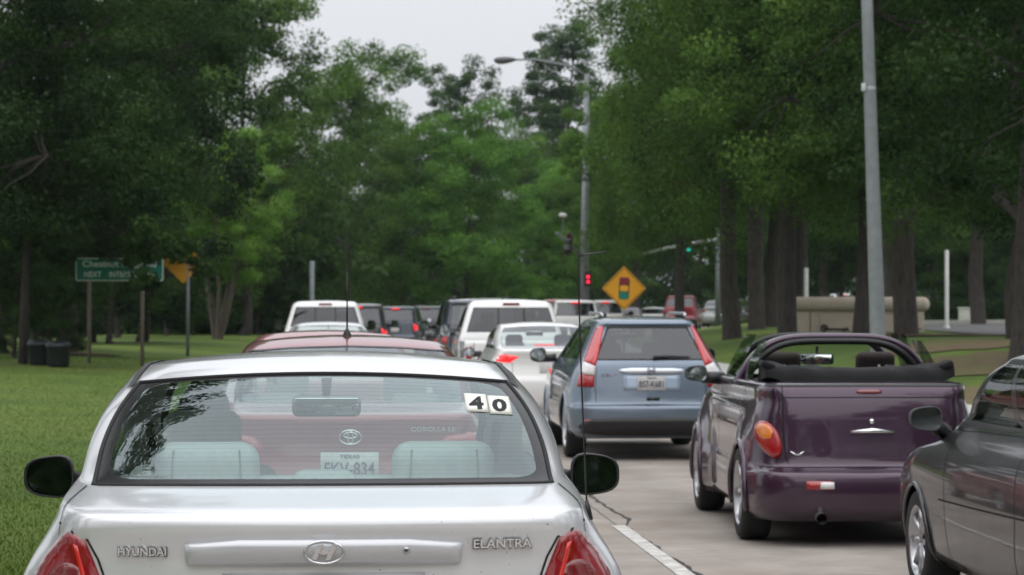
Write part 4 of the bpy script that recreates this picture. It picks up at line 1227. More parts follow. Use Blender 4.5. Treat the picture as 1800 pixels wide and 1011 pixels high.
# folded top: pleated roll behind the seats
v = []; f = []; n = 40; prof = [(-.14, .0), (-.13, .045), (-.10, .085), (-.03, .108), (.05, .100), (.12, .112), (.20, .085), (.27, .05), (.30, -.02)]
for i in range(n + 1):
    x = -.655 + 1.36 * i / n; e = abs(x) / .705
    for (dy, dz) in prof:
        rise = .030 * max(0, e - .72) / .28 + .012 * math.sin(x * 23 + dy * 20) * (e > .3)
        v.append((x, .55 + dy + .22 * e ** 3, 1.10 + dz * (.88 + .2 * e) + rise))
m_ = len(prof)
for i in range(n):
    for k in range(m_ - 1): f.append((i * m_ + k, i * m_ + k + 1, (i + 1) * m_ + k + 1, (i + 1) * m_ + k))
f.append(tuple(range(m_))); f.append(tuple(range(n * m_, n * m_ + m_))[::-1])
st = pyd('folded_soft_top', v, f, SOFT, pt, True)
for sg in (-1, 1): soft_box('top_bow_end', (sg * .64, .68, 1.215), (.10, .20, .045), .015, SOFT, st, Matrix.Rotation(R(sg * -20), 3, 'Y'))
# sports bar over the cabin
def hoop(y, base, zt, wt, n=40, yl=0.0, p=4.6):
    pts = []
    for k in range(n + 1):
        q = PI * k / n; a, b = math.cos(q), math.sin(q)
        kx = abs(a) ** (2 / p) * (1 if a >= 0 else -1); kz = abs(b) ** (2 / 3.3)
        w = base + (wt - base) * kz * .0
        pts.append(Vector((-kx * base * (1 - .25 * kz), y + yl * kz, 1.06 + (zt - 1.06) * kz)))
    return pts
m = MB()
hp = hoop(1.66, .735, 1.405, .5)
def bar(pts, wy, tz, name, mat, parent):
    """flat-section bar bent along pts"""
    v = []; f = []
    for i, p in enumerate(pts):
        t = (pts[min(i + 1, len(pts) - 1)] - pts[max(i - 1, 0)]).normalized(); a = Vector((0, 1, 0)); b = t.cross(a).normalized()
        for (u, w) in ((-1, -.6), (-.6, -1), (.6, -1), (1, -.6), (1, .6), (.6, 1), (-.6, 1), (-1, .6)):
            v.append(p + a * u * wy / 2 + b * w * tz / 2)
        if i:
            for k in range(8): f.append(((i - 1) * 8 + k, (i - 1) * 8 + (k + 1) % 8, i * 8 + (k + 1) % 8, i * 8 + k))
    return pyd(name, v, f, mat, parent, True)
sb = bar(hp, .16, .05, 'sports_bar', PLUM, pt)
bar([Vector((p.x * .93, p.y - .03, 1.06 + (p.z - 1.06) * .905)) for p in hp], .17, .05, 'sports_bar_lining', BLACK, sb)
# windscreen with its frame
wf = hoop(2.78, .66, 1.405, .5, yl=-.32)
fr_ = bar(wf, .07, .05, 'windscreen_frame', BLACK, pt)
v = [tuple(p + Vector((0, .01, 0))) for p in wf]; pyd('windscreen', v, [tuple(range(len(v)))], glass('plain_windscreen', (.84, .9, .88)), pt)
for sg in (-1, 1):
    for (ya, yb, zt) in ((1.74, 2.62, .34), (1.02, 1.54, .30)):
        x0, x1 = sg * .70, sg * .565
        vv = []
        yt0, yt1 = (ya + .02, yb - .28) if ya > 1.5 else (ya + .12, yb)
        for t_ in range(7):
            for u_ in range(9):
                tt, uu = t_ / 6, u_ / 8
                y_ = (ya + (yb - ya) * uu) * (1 - tt) + (yt0 + (yt1 - yt0) * uu) * tt
                vv.append((x0 + (x1 - x0) * tt ** 1.4, y_, 1.08 + zt * tt))
        ff = [(a * 9 + b, a * 9 + b + 1, a * 9 + b + 10, a * 9 + b + 9) for a in range(6) for b in range(8)]
        pyd('side_window', vv, ff, glass('green_side_glass', (.42, .50, .44)), pt, True)
    seat(pt, sg * .36, 1.98, .50, .50, simple('brown_cloth', (.045, .034, .032), .9, vary=.2, scale=30), back=.60, name='front_seat', hw=.30, hh=.20)
    seat(pt, sg * .34, 1.05, .48, .5, DARK_IN, back=.52, name='rear_seat', head=False)
soft_box('dashboard', (0, 2.72, .94), (1.28, .4, .2), .08, BLACK, pt)
ring(pt, 'steering_wheel', (-.36, 2.46, 1.02), .185, .016, BLACK, R(-25))
p = at(1436, 631, 17.3 + 2.62); lx = p.x - pt.location.x - 2.62 * math.sin(R(2.0)); p.z /= 1.025
RM = Matrix.Rotation(R(-24), 3, 'Z') @ Matrix.Rotation(R(3), 3, 'X')
im = soft_box('inner_mirror', (lx, 2.62, p.z), (.27, .045, .085), .022, BLACK, pt, RM)
soft_box('mirror_glass', Vector((lx, 2.62, p.z)) + RM @ Vector((0, -.024, 0)), (.25, .006, .068), .002, MIRROR, im, RM, seg=1)
m = MB(); m.tube([(lx, 2.63, p.z + .03), (lx, 2.62, p.z + .10)], .012, 6); m.build('mirror_stem', BLACK, im)
strip('deck_trim', [(-.70, 1.085), (0, 1.088), (.70, 1.085)], .02, psh.bvh, pt, BLACK, off=.004)
strip('boot_gap', [(-.60, 1.005), (0, 1.008), (.60, 1.005)], .007, psh.bvh, pt, GAP)
for sg in (-1, 1):
    f = lambda p: [(sg * x, z) for x, z in p][::(1 if sg > 0 else -1)]
    strip('boot_gap', f([(.60, 1.08), (.60, .80), (.585, .60), (.565, .56)]), .007, psh.bvh, pt, GAP)
    el_ = [(.690 + .074 * math.cos(q) + .034 * math.sin(q), .720 + .126 * math.sin(q)) for q in [2 * PI * k / 28 for k in range(28)]]
    lm = patch('tail_lamp', f(el_), psh.bvh, pt, RED, off=.006, dome=.035, edge=.07, h=.02)
    a2 = [(.716 + .046 * math.cos(q) + .012 * math.sin(q), .772 + .056 * math.sin(q)) for q in [2 * PI * k / 20 for k in range(20)]]
    patch('turn_lens', f(a2), psh.bvh, lm, AMBER, off=.034, dome=.012, edge=.04, h=.02, back=-.01)
    bl = patch('bumper_lamp', f(quad(.28, .46, .392, .450)), psh.bvh, pt, RED, off=.006, dome=.006, h=.03)
    patch('reverse_lamp', f(quad(.27, .365, .398, .444)), psh.bvh, bl, CLEAR, off=.014, h=.03, back=0)
    side_mirror(pt, (sg * .93, 2.62, 1.11), .175, .12, PLUM, sg, (sg * .70, 2.70, 1.07))
    for q in ((.42, 1.16), (.36, 1.16)):
        soft_box('belt_buckle', (sg * q[0], 1.72, q[1]), (.02, .03, .07), .006, ALLOY, pt)
patch('third_brake_lamp', smooth_poly(quad(-.088, .088, 1.032, 1.062), 1), psh.bvh, pt, RED_DK, off=.006, dome=.006, h=.02)
m = MB(); yy = surf(psh, .01, .845).y; m.lathe([(.001, -.014), (.012, -.013), (.019, -.006), (.021, .004)], (.012, yy, .845), 'y', 20); m.build('boot_lock', CHROME, pt, True)
m = MB(); m.tube([(-.14, yy - .015, .775), (0.01, yy - .03, .785), (.16, yy - .015, .775)], [.012, .02, .012], 10); m.build('boot_handle', CHROME, pt, True)
bw = MB()
for sg in (-1, 1): bw.tube([(-.505 + sg * .004, surf(psh, -.505, .63).y - .006, .615), (-.505 + sg * .05, surf(psh, -.505, .63).y - .004, .645)], [.012, .004], 6)
bw.build('winged_emblem', CHROME, pt, True)
m = MB(); m.tube([(-.36, .14, .215), (-.36, -.045, .20)], .038, 14, False); m.build('exhaust_pipe', ALLOY, pt, True)
strip('bumper_gap', [(-.70, .535), (0, .54), (.70, .535)], .01, psh.bvh, pt, GAP)
for ys_ in ((1.05, 1.0), (2.30, 2.35)):
    strip('door_gap', [(ys_[0], .30), (ys_[1], .75), (ys_[1], 1.06)], .008, psh.bvh, pt, GAP, face='left')
person('person', (pt.location.x - .36 + 2.08 * math.sin(R(2.0)), 17.3 + 2.10, .50), 'driver hidden behind the left headrest of the plum convertible', simple('brown_shirt', (.10, .05, .04), .9), simple('brown_hair', (.05, .025, .012), .7), .93)

# ---- black coupe coming in from the right edge
BLK = paint('black_paint', (.005, .005, .006), metal=.0, rough=.4, coat=.8, dust=.05)
ck = empty('coupe_car', (wx(1592, 14.55) + .955, 10.6, 0), 0, 'black coupe cut off by the right edge behind the plum convertible', 'car', 'cars queuing ahead')
COUPE = [(z + max(0, z - 1.1) * .15, a, b, w + max(0, z - 1.10) * .26, c, d, e, f, g) for (z, a, b, w, c, d, e, f, g) in SEDAN]
ksh, kb, kp = sedan(ck, BLK, (1.05, 1.08, .965), gl_rear=GL_TINT, gl_side=glass('dark_side_glass', (.10, .11, .11), frit=(.008, .01, .02)), nsub=5, base=COUPE)
both('tail_lamp', quad(.40, .80, .76, .86), ksh, ck, RED, off=.004, dome=.012, h=.05)
for sg in (-1, 1):
    side_mirror(ck, (sg * .955, 3.46, 1.03), .185, .135, BLK, sg, (sg * .80, 3.66, .945), glassm=simple('dim_mirror_glass', (.16, .17, .175), .12, 1.0))
    fc = 'left' if sg < 0 else 'right'
    strip('door_gap', [(3.12, .26), (3.16, .6), (3.20, .90)], .008, ksh.bvh, ck, GAP, face=fc)
    strip('door_gap', [(1.75, .28), (1.72, .6), (1.78, .90)], .008, ksh.bvh, ck, GAP, face=fc)
    strip('window_trim', [(1.35, 1.02), (2.4, 1.0), (3.48, .982)], .02, ksh.bvh, ck, CHROME, face=fc, off=.004)
    strip('side_crease', [(1.3, .62), (2.5, .60), (3.3, .59)], .01, ksh.bvh, ck, GAP, face=fc, off=.002)
plate(ck, (0, surf(ksh, 0, .72).y - .012, .72), None)
# ------------------------------------------------------------------ trees
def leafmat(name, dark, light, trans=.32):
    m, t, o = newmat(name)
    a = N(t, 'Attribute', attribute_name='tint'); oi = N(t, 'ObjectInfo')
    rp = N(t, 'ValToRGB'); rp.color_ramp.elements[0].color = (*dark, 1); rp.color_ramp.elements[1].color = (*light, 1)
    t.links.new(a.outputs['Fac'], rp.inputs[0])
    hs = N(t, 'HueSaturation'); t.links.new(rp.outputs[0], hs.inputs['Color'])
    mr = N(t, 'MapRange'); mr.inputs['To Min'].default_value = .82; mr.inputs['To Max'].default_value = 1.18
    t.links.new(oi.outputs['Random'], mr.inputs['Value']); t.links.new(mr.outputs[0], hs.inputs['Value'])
    d = N(t, 'BsdfDiffuse', Roughness=.6); tr = N(t, 'BsdfTranslucent'); gl = N(t, 'BsdfGlossy', Roughness=.45, Color=(.5, .55, .5, 1))
    t.links.new(hs.outputs[0], d.inputs['Color']); t.links.new(hs.outputs[0], tr.inputs['Color'])
    m1 = N(t, 'MixShader'); m1.inputs[0].default_value = trans
    t.links.new(d.outputs[0], m1.inputs[1]); t.links.new(tr.outputs[0], m1.inputs[2])
    m2 = N(t, 'MixShader'); m2.inputs[0].default_value = .02
    t.links.new(m1.outputs[0], m2.inputs[1]); t.links.new(gl.outputs[0], m2.inputs[2])
    t.links.new(m2.outputs[0], o.inputs['Surface'])
    return m
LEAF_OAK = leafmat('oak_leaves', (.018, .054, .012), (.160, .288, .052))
LEAF_DARK = leafmat('dark_leaves', (.005, .020, .007), (.058, .116, .021))  # darkened: shade on the trees at the view's edges put into leaf colour
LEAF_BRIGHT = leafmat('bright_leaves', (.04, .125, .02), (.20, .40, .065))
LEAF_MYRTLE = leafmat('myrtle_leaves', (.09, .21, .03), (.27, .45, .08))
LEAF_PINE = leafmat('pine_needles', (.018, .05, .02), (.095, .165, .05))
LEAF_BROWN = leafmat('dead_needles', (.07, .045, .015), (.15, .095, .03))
def barkmat(name, c1, c2):
    return surfmat(name, c1, c2, 5, .95, 1.0, .04, stretch=(3, 3, .6))
BARK = barkmat('grey_bark', (.035, .030, .026), (.105, .092, .08))
BARK_PALE = barkmat('pale_bark', (.09, .075, .06), (.19, .165, .135))
def leaf_mesh(name, C, Nn, size, tint, mat, rng, aspect=.55):
    n = len(C)
    Nn = Nn / np.maximum(np.linalg.norm(Nn, axis=1, keepdims=True), 1e-6)
    r = rng.normal(size=(n, 3)); A = np.cross(Nn, r); A /= np.maximum(np.linalg.norm(A, axis=1, keepdims=True), 1e-6)
    B = np.cross(Nn, A)
    s = (size * rng.uniform(.6, 1.3, n))[:, None]
    v = np.stack([C - A * s * .5, C + B * s * aspect * .5 + Nn * s * .08, C + A * s * .5, C - B * s * aspect * .5 + Nn * s * .08], 1).reshape(-1, 3)
    me = bpy.data.meshes.new(name)
    me.vertices.add(n * 4); me.vertices.foreach_set('co', v.ravel().astype(np.float32))
    me.loops.add(n * 4); me.loops.foreach_set('vertex_index', np.arange(n * 4, dtype=np.int32))
    me.polygons.add(n); me.polygons.foreach_set('loop_start', np.arange(0, n * 4, 4, dtype=np.int32))
    me.update(calc_edges=True)
    at_ = me.attributes.new('tint', 'FLOAT', 'FACE'); at_.data.foreach_set('value', tint.astype(np.float32))
    me.materials.append(mat)
    return me
def clump_leaves(cl, rad, per, rng, flat=.65, up=.5, center=None):
    """leaves spread in flattened tufts around the clump centres"""
    k = len(cl); n = k * per
    d = rng.normal(size=(n, 3)); d /= np.linalg.norm(d, axis=1, keepdims=True)
    rr = rng.uniform(0, 1, n) ** .45
    R_ = np.repeat(rad, per)
    off = d * (rr * R_)[:, None] * np.array([1, 1, flat])
    C = np.repeat(cl, per, 0) + off
    Nn = d + np.array([0, 0, up]) + rng.normal(size=(n, 3)) * .7
    ct = np.repeat(rng.uniform(0, 1, k), per)
    tint = np.clip(.62 * ct + .33 * rng.uniform(0, 1, n) + .22 * (off[:, 2] / np.maximum(R_, .01)), 0, 1)  # upper leaves of each clump tinted lighter: highlights put into the colour
    return C, Nn, tint
def limb(mb, a, b, r0, r1, rng, n=6, sag=.0):
    a, b = np.array(a), np.array(b); L = np.linalg.norm(b - a)
    pts = []
    for i in range(n + 1):
        t = i / n
        p = a + (b - a) * t + rng.normal(size=3) * L * .035 * math.sin(PI * t)
        p[2] += sag * L * math.sin(PI * t)
        pts.append(Vector(p))
    mb.tube(pts, [r0 + (r1 - r0) * i / n for i in range(n + 1)], 7)
    return pts
def make_tree(seed, H, base, rad, trunk_r, nclump, per, leaf, mat, clump_r=.8, shape='oak', stems=1, bark=None, droop=0.0, lobes=11, brown=None):
    """returns (trunk mesh, crown mesh, extra meshes); origin at the foot of the trunk"""
    rng = np.random.default_rng(seed); mb = MB(); bark = bark or BARK
    ch = H - base
    LC = []
    for i in range(lobes):
        q = 2 * PI * i * .381966 + rng.uniform(-.3, .3); h = (i + .5) / lobes
        if shape == 'oak': k = 1 - .42 * h * h - .15 * (1 - h) ** 2
        elif shape == 'pine': k = (1 - h) * .75 + .25
        else: k = .35 + .65 * math.sin(PI * (.1 + .7 * h))
        LC.append((math.cos(q) * rad * .58 * k, math.sin(q) * rad * .58 * k, base + ch * (.10 + .80 * h), rad * (.36 + .20 * rng.random()) * (.7 + .3 * k)))
    LC = np.array(LC)
    pick = rng.choice(len(LC), nclump, p=LC[:, 3] ** 2 / (LC[:, 3] ** 2).sum())
    d = rng.normal(size=(nclump, 3)); d /= np.linalg.norm(d, axis=1, keepdims=True)
    cl = LC[pick, :3] + d * (LC[pick, 3] * rng.uniform(.55, 1.05, nclump))[:, None] * np.array([1, 1, .8])
    cl[:, 2] -= droop * rng.uniform(0, 1, nclump) * np.hypot(cl[:, 0], cl[:, 1]) * .3
    cl[:, 2] = np.maximum(cl[:, 2], base * .8)
    crd = clump_r * rng.uniform(.55, 1.25, nclump)
    tops = []
    for s in range(stems):
        q = 2 * PI * s / max(stems, 1) + .5
        sp = 0 if stems == 1 else .16 * H
        foot = np.array([math.cos(q) * trunk_r * 1.2 * (stems > 1), math.sin(q) * trunk_r * 1.2 * (stems > 1), -.25])
        mid = np.array([math.cos(q) * sp * .45 + rng.normal() * .1, math.sin(q) * sp * .45 + rng.normal() * .1, base * .9 + .3])
        top = np.array([math.cos(q) * sp + rng.normal() * .25, math.sin(q) * sp + rng.normal() * .25, H * .86])
        pts = [foot, foot + np.array([0, 0, .35]), foot * .5 + mid * .5 + rng.normal(size=3) * np.array([.06, .06, 0]), mid, mid * .5 + top * .5 + rng.normal(size=3) * .15, top]
        rr = [trunk_r * 1.45, trunk_r * 1.06, trunk_r * .95, trunk_r * .85, trunk_r * .5, trunk_r * .12]
        mb.tube([Vector(p) for p in pts], rr, 12); tops.append((mid, top))
    for i, c in enumerate(LC):
        mid, top = tops[i % stems]; t = np.clip((c[2] - mid[2]) / max(top[2] - mid[2], .1) - .12, 0, .92)
        a = mid + (top - mid) * t
        limb(mb, a, c[:3], trunk_r * .42 * (1 - .5 * t), trunk_r * .10, rng, sag=.06)
        own = cl[pick == i]
        for c2 in own[:7]: limb(mb, c[:3], c2, trunk_r * .10, .012, rng, 3)
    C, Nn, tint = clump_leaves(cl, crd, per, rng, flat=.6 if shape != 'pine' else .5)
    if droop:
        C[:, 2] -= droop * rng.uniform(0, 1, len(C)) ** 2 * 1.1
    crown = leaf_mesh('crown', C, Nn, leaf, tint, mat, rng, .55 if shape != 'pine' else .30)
    tm = bpy.data.meshes.new('trunk'); tm.from_pydata(mb.v, [], mb.f); tm.update(); tm.materials.append(bark)
    tm.polygons.foreach_set('use_smooth', [True] * len(tm.polygons))
    ex = None
    if brown:
        bc = np.array(brown, float); C, Nn, ti = clump_leaves(bc[:, :3], bc[:, 3], 1400, rng, flat=.35)
        ex = leaf_mesh('dead_bough', C, Nn, leaf * 1.2, ti, LEAF_BROWN, rng, .3)
    return tm, crown, ex
PROTO = {
    'oak_a': make_tree(1, 15.5, 4.0, 5.4, .27, 340, 330, .115, LEAF_OAK, .85),
    'oak_b': make_tree(2, 17.0, 4.2, 5.8, .30, 360, 330, .115, LEAF_OAK, .9, droop=.5),
    'oak_low': make_tree(12, 15.5, .4, 5.2, .25, 330, 200, .16, LEAF_OAK, .95),
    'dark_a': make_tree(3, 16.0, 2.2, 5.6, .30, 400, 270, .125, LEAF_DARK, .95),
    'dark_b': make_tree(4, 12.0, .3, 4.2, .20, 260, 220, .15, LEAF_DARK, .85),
    'bright': make_tree(5, 14.5, .6, 4.6, .22, 320, 210, .16, LEAF_BRIGHT, .95),
    'myrtle': make_tree(6, 9.2, 2.3, 2.9, .11, 210, 260, .11, LEAF_MYRTLE, .55, stems=5, bark=BARK_PALE, shape='vase'),
    'pine': make_tree(7, 22.0, 8.0, 4.2, .26, 120, 230, .22, LEAF_PINE, .95, shape='oak', lobes=16),
    'droop': make_tree(9, 16.5, 3.6, 5.2, .27, 360, 330, .11, LEAF_OAK, .8, droop=1.3, brown=[(-4.4, -3.2, 7.2, .9), (-3.4, -3.4, 7.4, .8), (-3.4, -4.2, 5.6, .8), (-2.3, -4.4, 5.7, .9), (-1.4, -4.4, 5.8, .7)]),
}
def plant(kind, px, D, label, group, s=1.0, rz=0.0, X=None, name='broadleaf_tree', sz=None):
    x = wx(px, D) if X is None else X
    root = empty(name, (x, D, ground_z(x, D) - .03), rz, label, 'tree', group)
    root.scale = (s, s, sz or s)
    tm, cm, ex = PROTO[kind]
    for nm, me in (('trunk', tm), ('crown', cm), ('dead_bough', ex)):
        if me:
            o = link(bpy.data.objects.new(nm, me)); o.parent = root
    return root
GL_, GR, GB = 'trees on the left lawn', 'trees on the right verge', 'trees closing the view behind the traffic'
# left lawn
plant('dark_a', 118, 76, 'dark dense tree rising behind the green street sign', GL_, 1.0, 1.0)
plant('dark_a', -60, 62, 'dark tree whose crown fills the upper left corner', GL_, .98, 3.0)
plant('dark_b', 5, 74, 'low dark tree with branches near the lawn at left edge', GL_, .85, 2.0)
plant('dark_b', 250, 98, 'tall dark tree between street sign and pale multi stemmed tree', GL_, 1.2, 5.0, sz=1.5)
plant('myrtle', 383, 108, 'small bright green tree with several pale stems fanning out', GL_, .98, .4, name='multi_stem_tree')
plant('oak_low', 430, 122, 'tall tree behind the pale multi stemmed tree, crown above the frame', GL_, 1.1, 2.4, sz=1.25)
plant('oak_low', 330, 132, 'large tree deep in the left wood behind the stems', GL_, 1.15, 4.4)
plant('dark_b', 205, 112, 'bushy dark tree behind the two sign posts', GL_, .8, .9)
for px_, D_, k_, s_, lab in ((55, 92, 'dark_b', .62, 'dark shrubby tree left of the dark trunk behind the bins'), (165, 96, 'dark_b', .6, 'dark shrubby tree behind the left post of the street sign'),
                          (292, 121, 'dark_b', .62, 'dark shrubby tree just left of the pale stems'), (452, 128, 'dark_b', .66, 'dark shrubby tree just right of the pale stems'), (528, 138, 'dark_b', .7, 'dark shrubby tree behind the grey steel post')):
    plant(k_, px_, D_, lab, GL_, s_, px_ * .37)
for px_, D_, s_, lab in ((28, 69, .38, 'low dark shrub at the left edge behind the bins'), (84, 72, .36, 'low dark shrub right behind the two bins'), (62, 81, .72, 'dark leafy tree filling the space under the far left crowns'), (196, 91, .66, 'dark leafy tree between the two posts of the street sign')):
    plant('dark_b', px_, D_, lab, GL_, s_, px_ * .53)
# end of the view
plant('oak_low', 610, 150, 'broad tree behind the left white pickup, notched top against sky', GB, 1.0, 1.4, sz=1.12)
plant('bright', 820, 150, 'bright green rounded tree in the middle of the view', GB, 1.0, 0.3)
plant('oak_low', 705, 172, 'green tree between the broad tree and the bright green tree', GB, .95, 3.3, sz=.98)
plant('pine', 808, 196, 'loose topped pine standing above the bright green tree', GB, .97, 1.0, name='pine_tree')
plant('oak_low', 925, 182, 'round tree right of the bright green tree', GB, .92, 5.2)
plant('bright', 968, 165, 'pale green tree left of the signal pole', GB, .82, 2.2)
plant('pine', 1000, 190, 'tall pine with sky showing through, behind the street lamp', GB, 1.10, 2.6, name='pine_tree')
plant('pine', 955, 215, 'shorter pine left of the street lamp arm', GB, .98, 4.0, name='pine_tree')
plant('dark_b', 560, 168, 'dark bushy tree low behind the left lane queue', GB, 1.05, 2.0)
plant('dark_b', 745, 178, 'dark bushy tree low behind the navy van', GB, 1.1, 3.7)
plant('dark_b', 1060, 190, 'dark bushy tree low behind the diamond sign', GB, 1.1, .7)
# right verge
_dr = plant('droop', 1195, 98, 'drooping tree over the diamond sign with dead brown boughs', GR, .74, .35, sz=.98)
plant('oak_b', 1287, 78, 'leftmost trunk on the right verge beside the silver saloon', GR, .98, 1.2)
plant('oak_a', 1330, 90, 'slim trunk second on the right verge, pale bark', GR, 1.1, 3.5)
plant('oak_b', 1357, 99, 'slim dark trunk third on the right verge', GR, 1.05, 5.1)
plant('droop', 1384, 72, 'thick trunk in front of the left end of the beige wall', GR, 1.0, 2.5)
plant('oak_a', 1408, 101, 'pale trunk just behind the left end of the beige wall', GR, 1.1, .6)
plant('oak_b', 1517, 69, 'dark trunk left of the steel pole before the beige wall', GR, .95, 4.2)
plant('oak_a', 1593, 65, 'stout rough trunk right of the steel pole before the beige wall', GR, 1.12, 2.9)
plant('dark_a', 1800, 46, 'dark leaning tree at the right edge of the verge', GR, .92, 2.0)
plant('dark_a', 1792, 58, 'dark dense tree whose crown blackens the upper right corner', GR, 1.0, 4.1)
plant('oak_b', 1720, 112, 'tree behind the clipped hedge and white posts', GR, 1.1, 0.2)
plant('oak_a', 1560, 128, 'tree behind the beige wall, trunk hidden by it', GR, 1.1, 4.9)
plant('dark_b', 1230, 168, 'dark bushy tree behind the deep red estate', GR, 1.2, 1.9)
plant('oak_a', 1120, 140, 'green tree on the bend behind the diamond sign', GR, .95, 1.9)
plant('dark_a', 1450, 150, 'dark tree far behind the gap between the verge trunks', GR, 1.0, 1.1)
plant('pine', 0, 25, 'tall pine mirrored in the rear window of the silver saloon', GL_, .95, 2.0, X=-5.4, name='pine_tree')
for px_, D_, s_, lab in ((1478, 152, .85, 'dark shrubby tree behind the wall left of the steel pole'), (1640, 158, .9, 'dark shrubby tree behind the hedge left of the tall white post'), (1705, 146, .8, 'dark shrubby tree behind the hedge right of the tall white post'),
                     (1762, 152, .9, 'dark shrubby tree behind the white utility box'), (1845, 138, .9, 'dark shrubby tree behind the hedge at the right edge'), (1340, 160, .9, 'dark shrubby tree far behind the slim verge trunks')):
    plant('dark_b', px_, D_, lab, GR, s_, px_ * .31)
rng = np.random.default_rng(77)
bp = []
while len(bp) < 60:
    u, v_ = rng.uniform(0, 1), rng.normal(0, 1)
    px_ = 985 + 150 * u; py_ = 255 + v_ * (30 + 45 * u) - 20 * u
    if py_ < 345: bp.append(tuple(at(px_, py_, 101 + rng.normal(0, .5))))
inv = Matrix.Translation(_dr.location) @ Matrix.Rotation(_dr.rotation_euler.z, 4, 'Z') @ Matrix.Diagonal((*_dr.scale, 1)); inv = inv.inverted()
bl = np.array([tuple(inv @ Vector(p)) for p in bp])
C, Nn, ti = clump_leaves(bl, rng.uniform(.3, .75, len(bl)), 230, rng)
mesh_obj('bough_leaves', leaf_mesh('bough_leaves', C, Nn, .13, ti, LEAF_OAK, rng), None, _dr)
m = MB()
for q_ in bl[::3]: limb(m, (0, 0, 7.5), q_, .06, .012, rng, 5, .05)
m.build('bough', BARK, _dr, True)
# woodland that reads as one mass, far behind; and the wooded roadside behind the viewer that paint and glass mirror
def wood(name, label, spots, seed, per=260, leaf=.42, mat=None, r=(1.1, 2.0)):
    rng = np.random.default_rng(seed); cl = []; rd = []
    for (x, y, h, w) in spots:
        k = int(h * w * 1.5)
        c = np.stack([rng.normal(x, w * .42, k), rng.normal(y, w * .42, k), rng.uniform(0, 1, k) ** 1.35 * h], 1); cl.append(c); rd.append(rng.uniform(*r, k))
    C, Nn, ti = clump_leaves(np.concatenate(cl), np.concatenate(rd), per, rng)
    C[:, 2] = np.abs(C[:, 2])
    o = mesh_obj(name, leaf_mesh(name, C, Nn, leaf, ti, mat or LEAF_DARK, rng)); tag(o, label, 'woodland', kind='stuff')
    return o
rg = random.Random(4)
sp = [(wx(px, D), D, h, 6) for px, D, h in [(p_, rg.uniform(235, 285), rg.uniform(9, 14)) for p_ in range(-60, 1900, 62)]]
sp += [(wx(px, D), D, h, 5) for px, D, h in [(p_, rg.uniform(130, 160), rg.uniform(6, 10)) for p_ in range(-90, 520, 70)]]
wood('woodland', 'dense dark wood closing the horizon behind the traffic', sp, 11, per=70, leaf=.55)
sp = [(sg * rg.uniform(11, 15) + 2, -y, rg.uniform(11, 16), 4.5) for sg in (-1, 1) for y in range(12, 90, 9)] + [(x, -110, 15, 6) for x in range(-30, 40, 9)]
sp += [(-9.5, y, 13, 3.5) for y in (2, 10, 18)] + [(15, y, 13, 4) for y in (0, 9, 18, 27)]
wood('roadside_wood', 'leafy wood along both sides of the road behind the viewer', sp, 12, per=60, leaf=.5)
# lawn grass near enough to show blades
rng = np.random.default_rng(21)
n = 120000
y = 14 + (75 - 14) * rng.uniform(0, 1, n) ** 1.6; x = LEFT_EDGE - .2 - rng.uniform(0, 1, n) * (y * .135 + .6)
h = rng.uniform(.008, .03, n); q = rng.uniform(0, 2 * PI, n); w = rng.uniform(.0025, .005, n) * (1 + y / 60)
gz = np.array([ground_z(a, b) for a, b in zip(x, y)])
dx, dy = np.cos(q) * w, np.sin(q) * w; lx, ly_ = rng.normal(0, .015, n), rng.normal(0, .015, n)
v = np.stack([np.stack([x - dx, y - dy, gz - .01], 1), np.stack([x + dx, y + dy, gz - .01], 1), np.stack([x + lx, y + ly_, gz + h], 1)], 1).reshape(-1, 3)
me = bpy.data.meshes.new('grass'); me.vertices.add(n * 3); me.vertices.foreach_set('co', v.ravel().astype(np.float32))
me.loops.add(n * 3); me.loops.foreach_set('vertex_index', np.arange(n * 3, dtype=np.int32)); me.polygons.add(n); me.polygons.foreach_set('loop_start', np.arange(0, n * 3, 3, dtype=np.int32)); me.update(calc_edges=True)
a_ = me.attributes.new('tint', 'FLOAT', 'FACE'); a_.data.foreach_set('value', rng.uniform(0, 1, n).astype(np.float32))
tag(mesh_obj('grass', me, leafmat('grass_blades', (.050, .092, .010), (.086, .136, .015))), 'short mown grass on the left lawn', 'grass', kind='stuff')
# ------------------------------------------------------------------ street furniture
STEEL = simple('galvanised_steel', (.22, .24, .25), .55, .4, vary=.22, scale=6)
WOODP = simple('weathered_wood', (.16, .135, .11), .9, vary=.3, scale=12, bump=.4)
GREEN = simple('sign_green', (.0, .15, .105), .45, vary=.1)
SIGNW = simple('sign_white', (.72, .74, .73), .45)
YELLOW = simple('sign_yellow', (.72, .33, .012), .45, vary=.08)
SBLACK = simple('sign_black', (.012, .012, .012), .5)
def gz(x, y): return ground_z(x, y)
def rpoly(w, h, r, n=5):
    out = []
    for cx, cz, a0 in ((w / 2 - r, h / 2 - r, 0), (-w / 2 + r, h / 2 - r, 90), (-w / 2 + r, -h / 2 + r, 180), (w / 2 - r, -h / 2 + r, 270)):
        for k in range(n + 1):
            a = R(a0 + 90 * k / n); out.append((cx + r * math.cos(a), cz + r * math.sin(a)))
    return out
def panel(name, outline, c, thick, mat, parent, rot=0):
    n = len(outline); cs, sn = math.cos(rot), math.sin(rot)
    o = [(x * cs - z * sn, x * sn + z * cs) for x, z in outline]
    v = [(c[0] + x, c[1] - thick / 2, c[2] + z) for x, z in o] + [(c[0] + x, c[1] + thick / 2, c[2] + z) for x, z in o]
    f = [tuple(range(n)), tuple(range(2 * n - 1, n - 1, -1))] + [(i, (i + 1) % n, n + (i + 1) % n, n + i) for i in range(n)]
    return pyd(name, v, f, mat, parent)
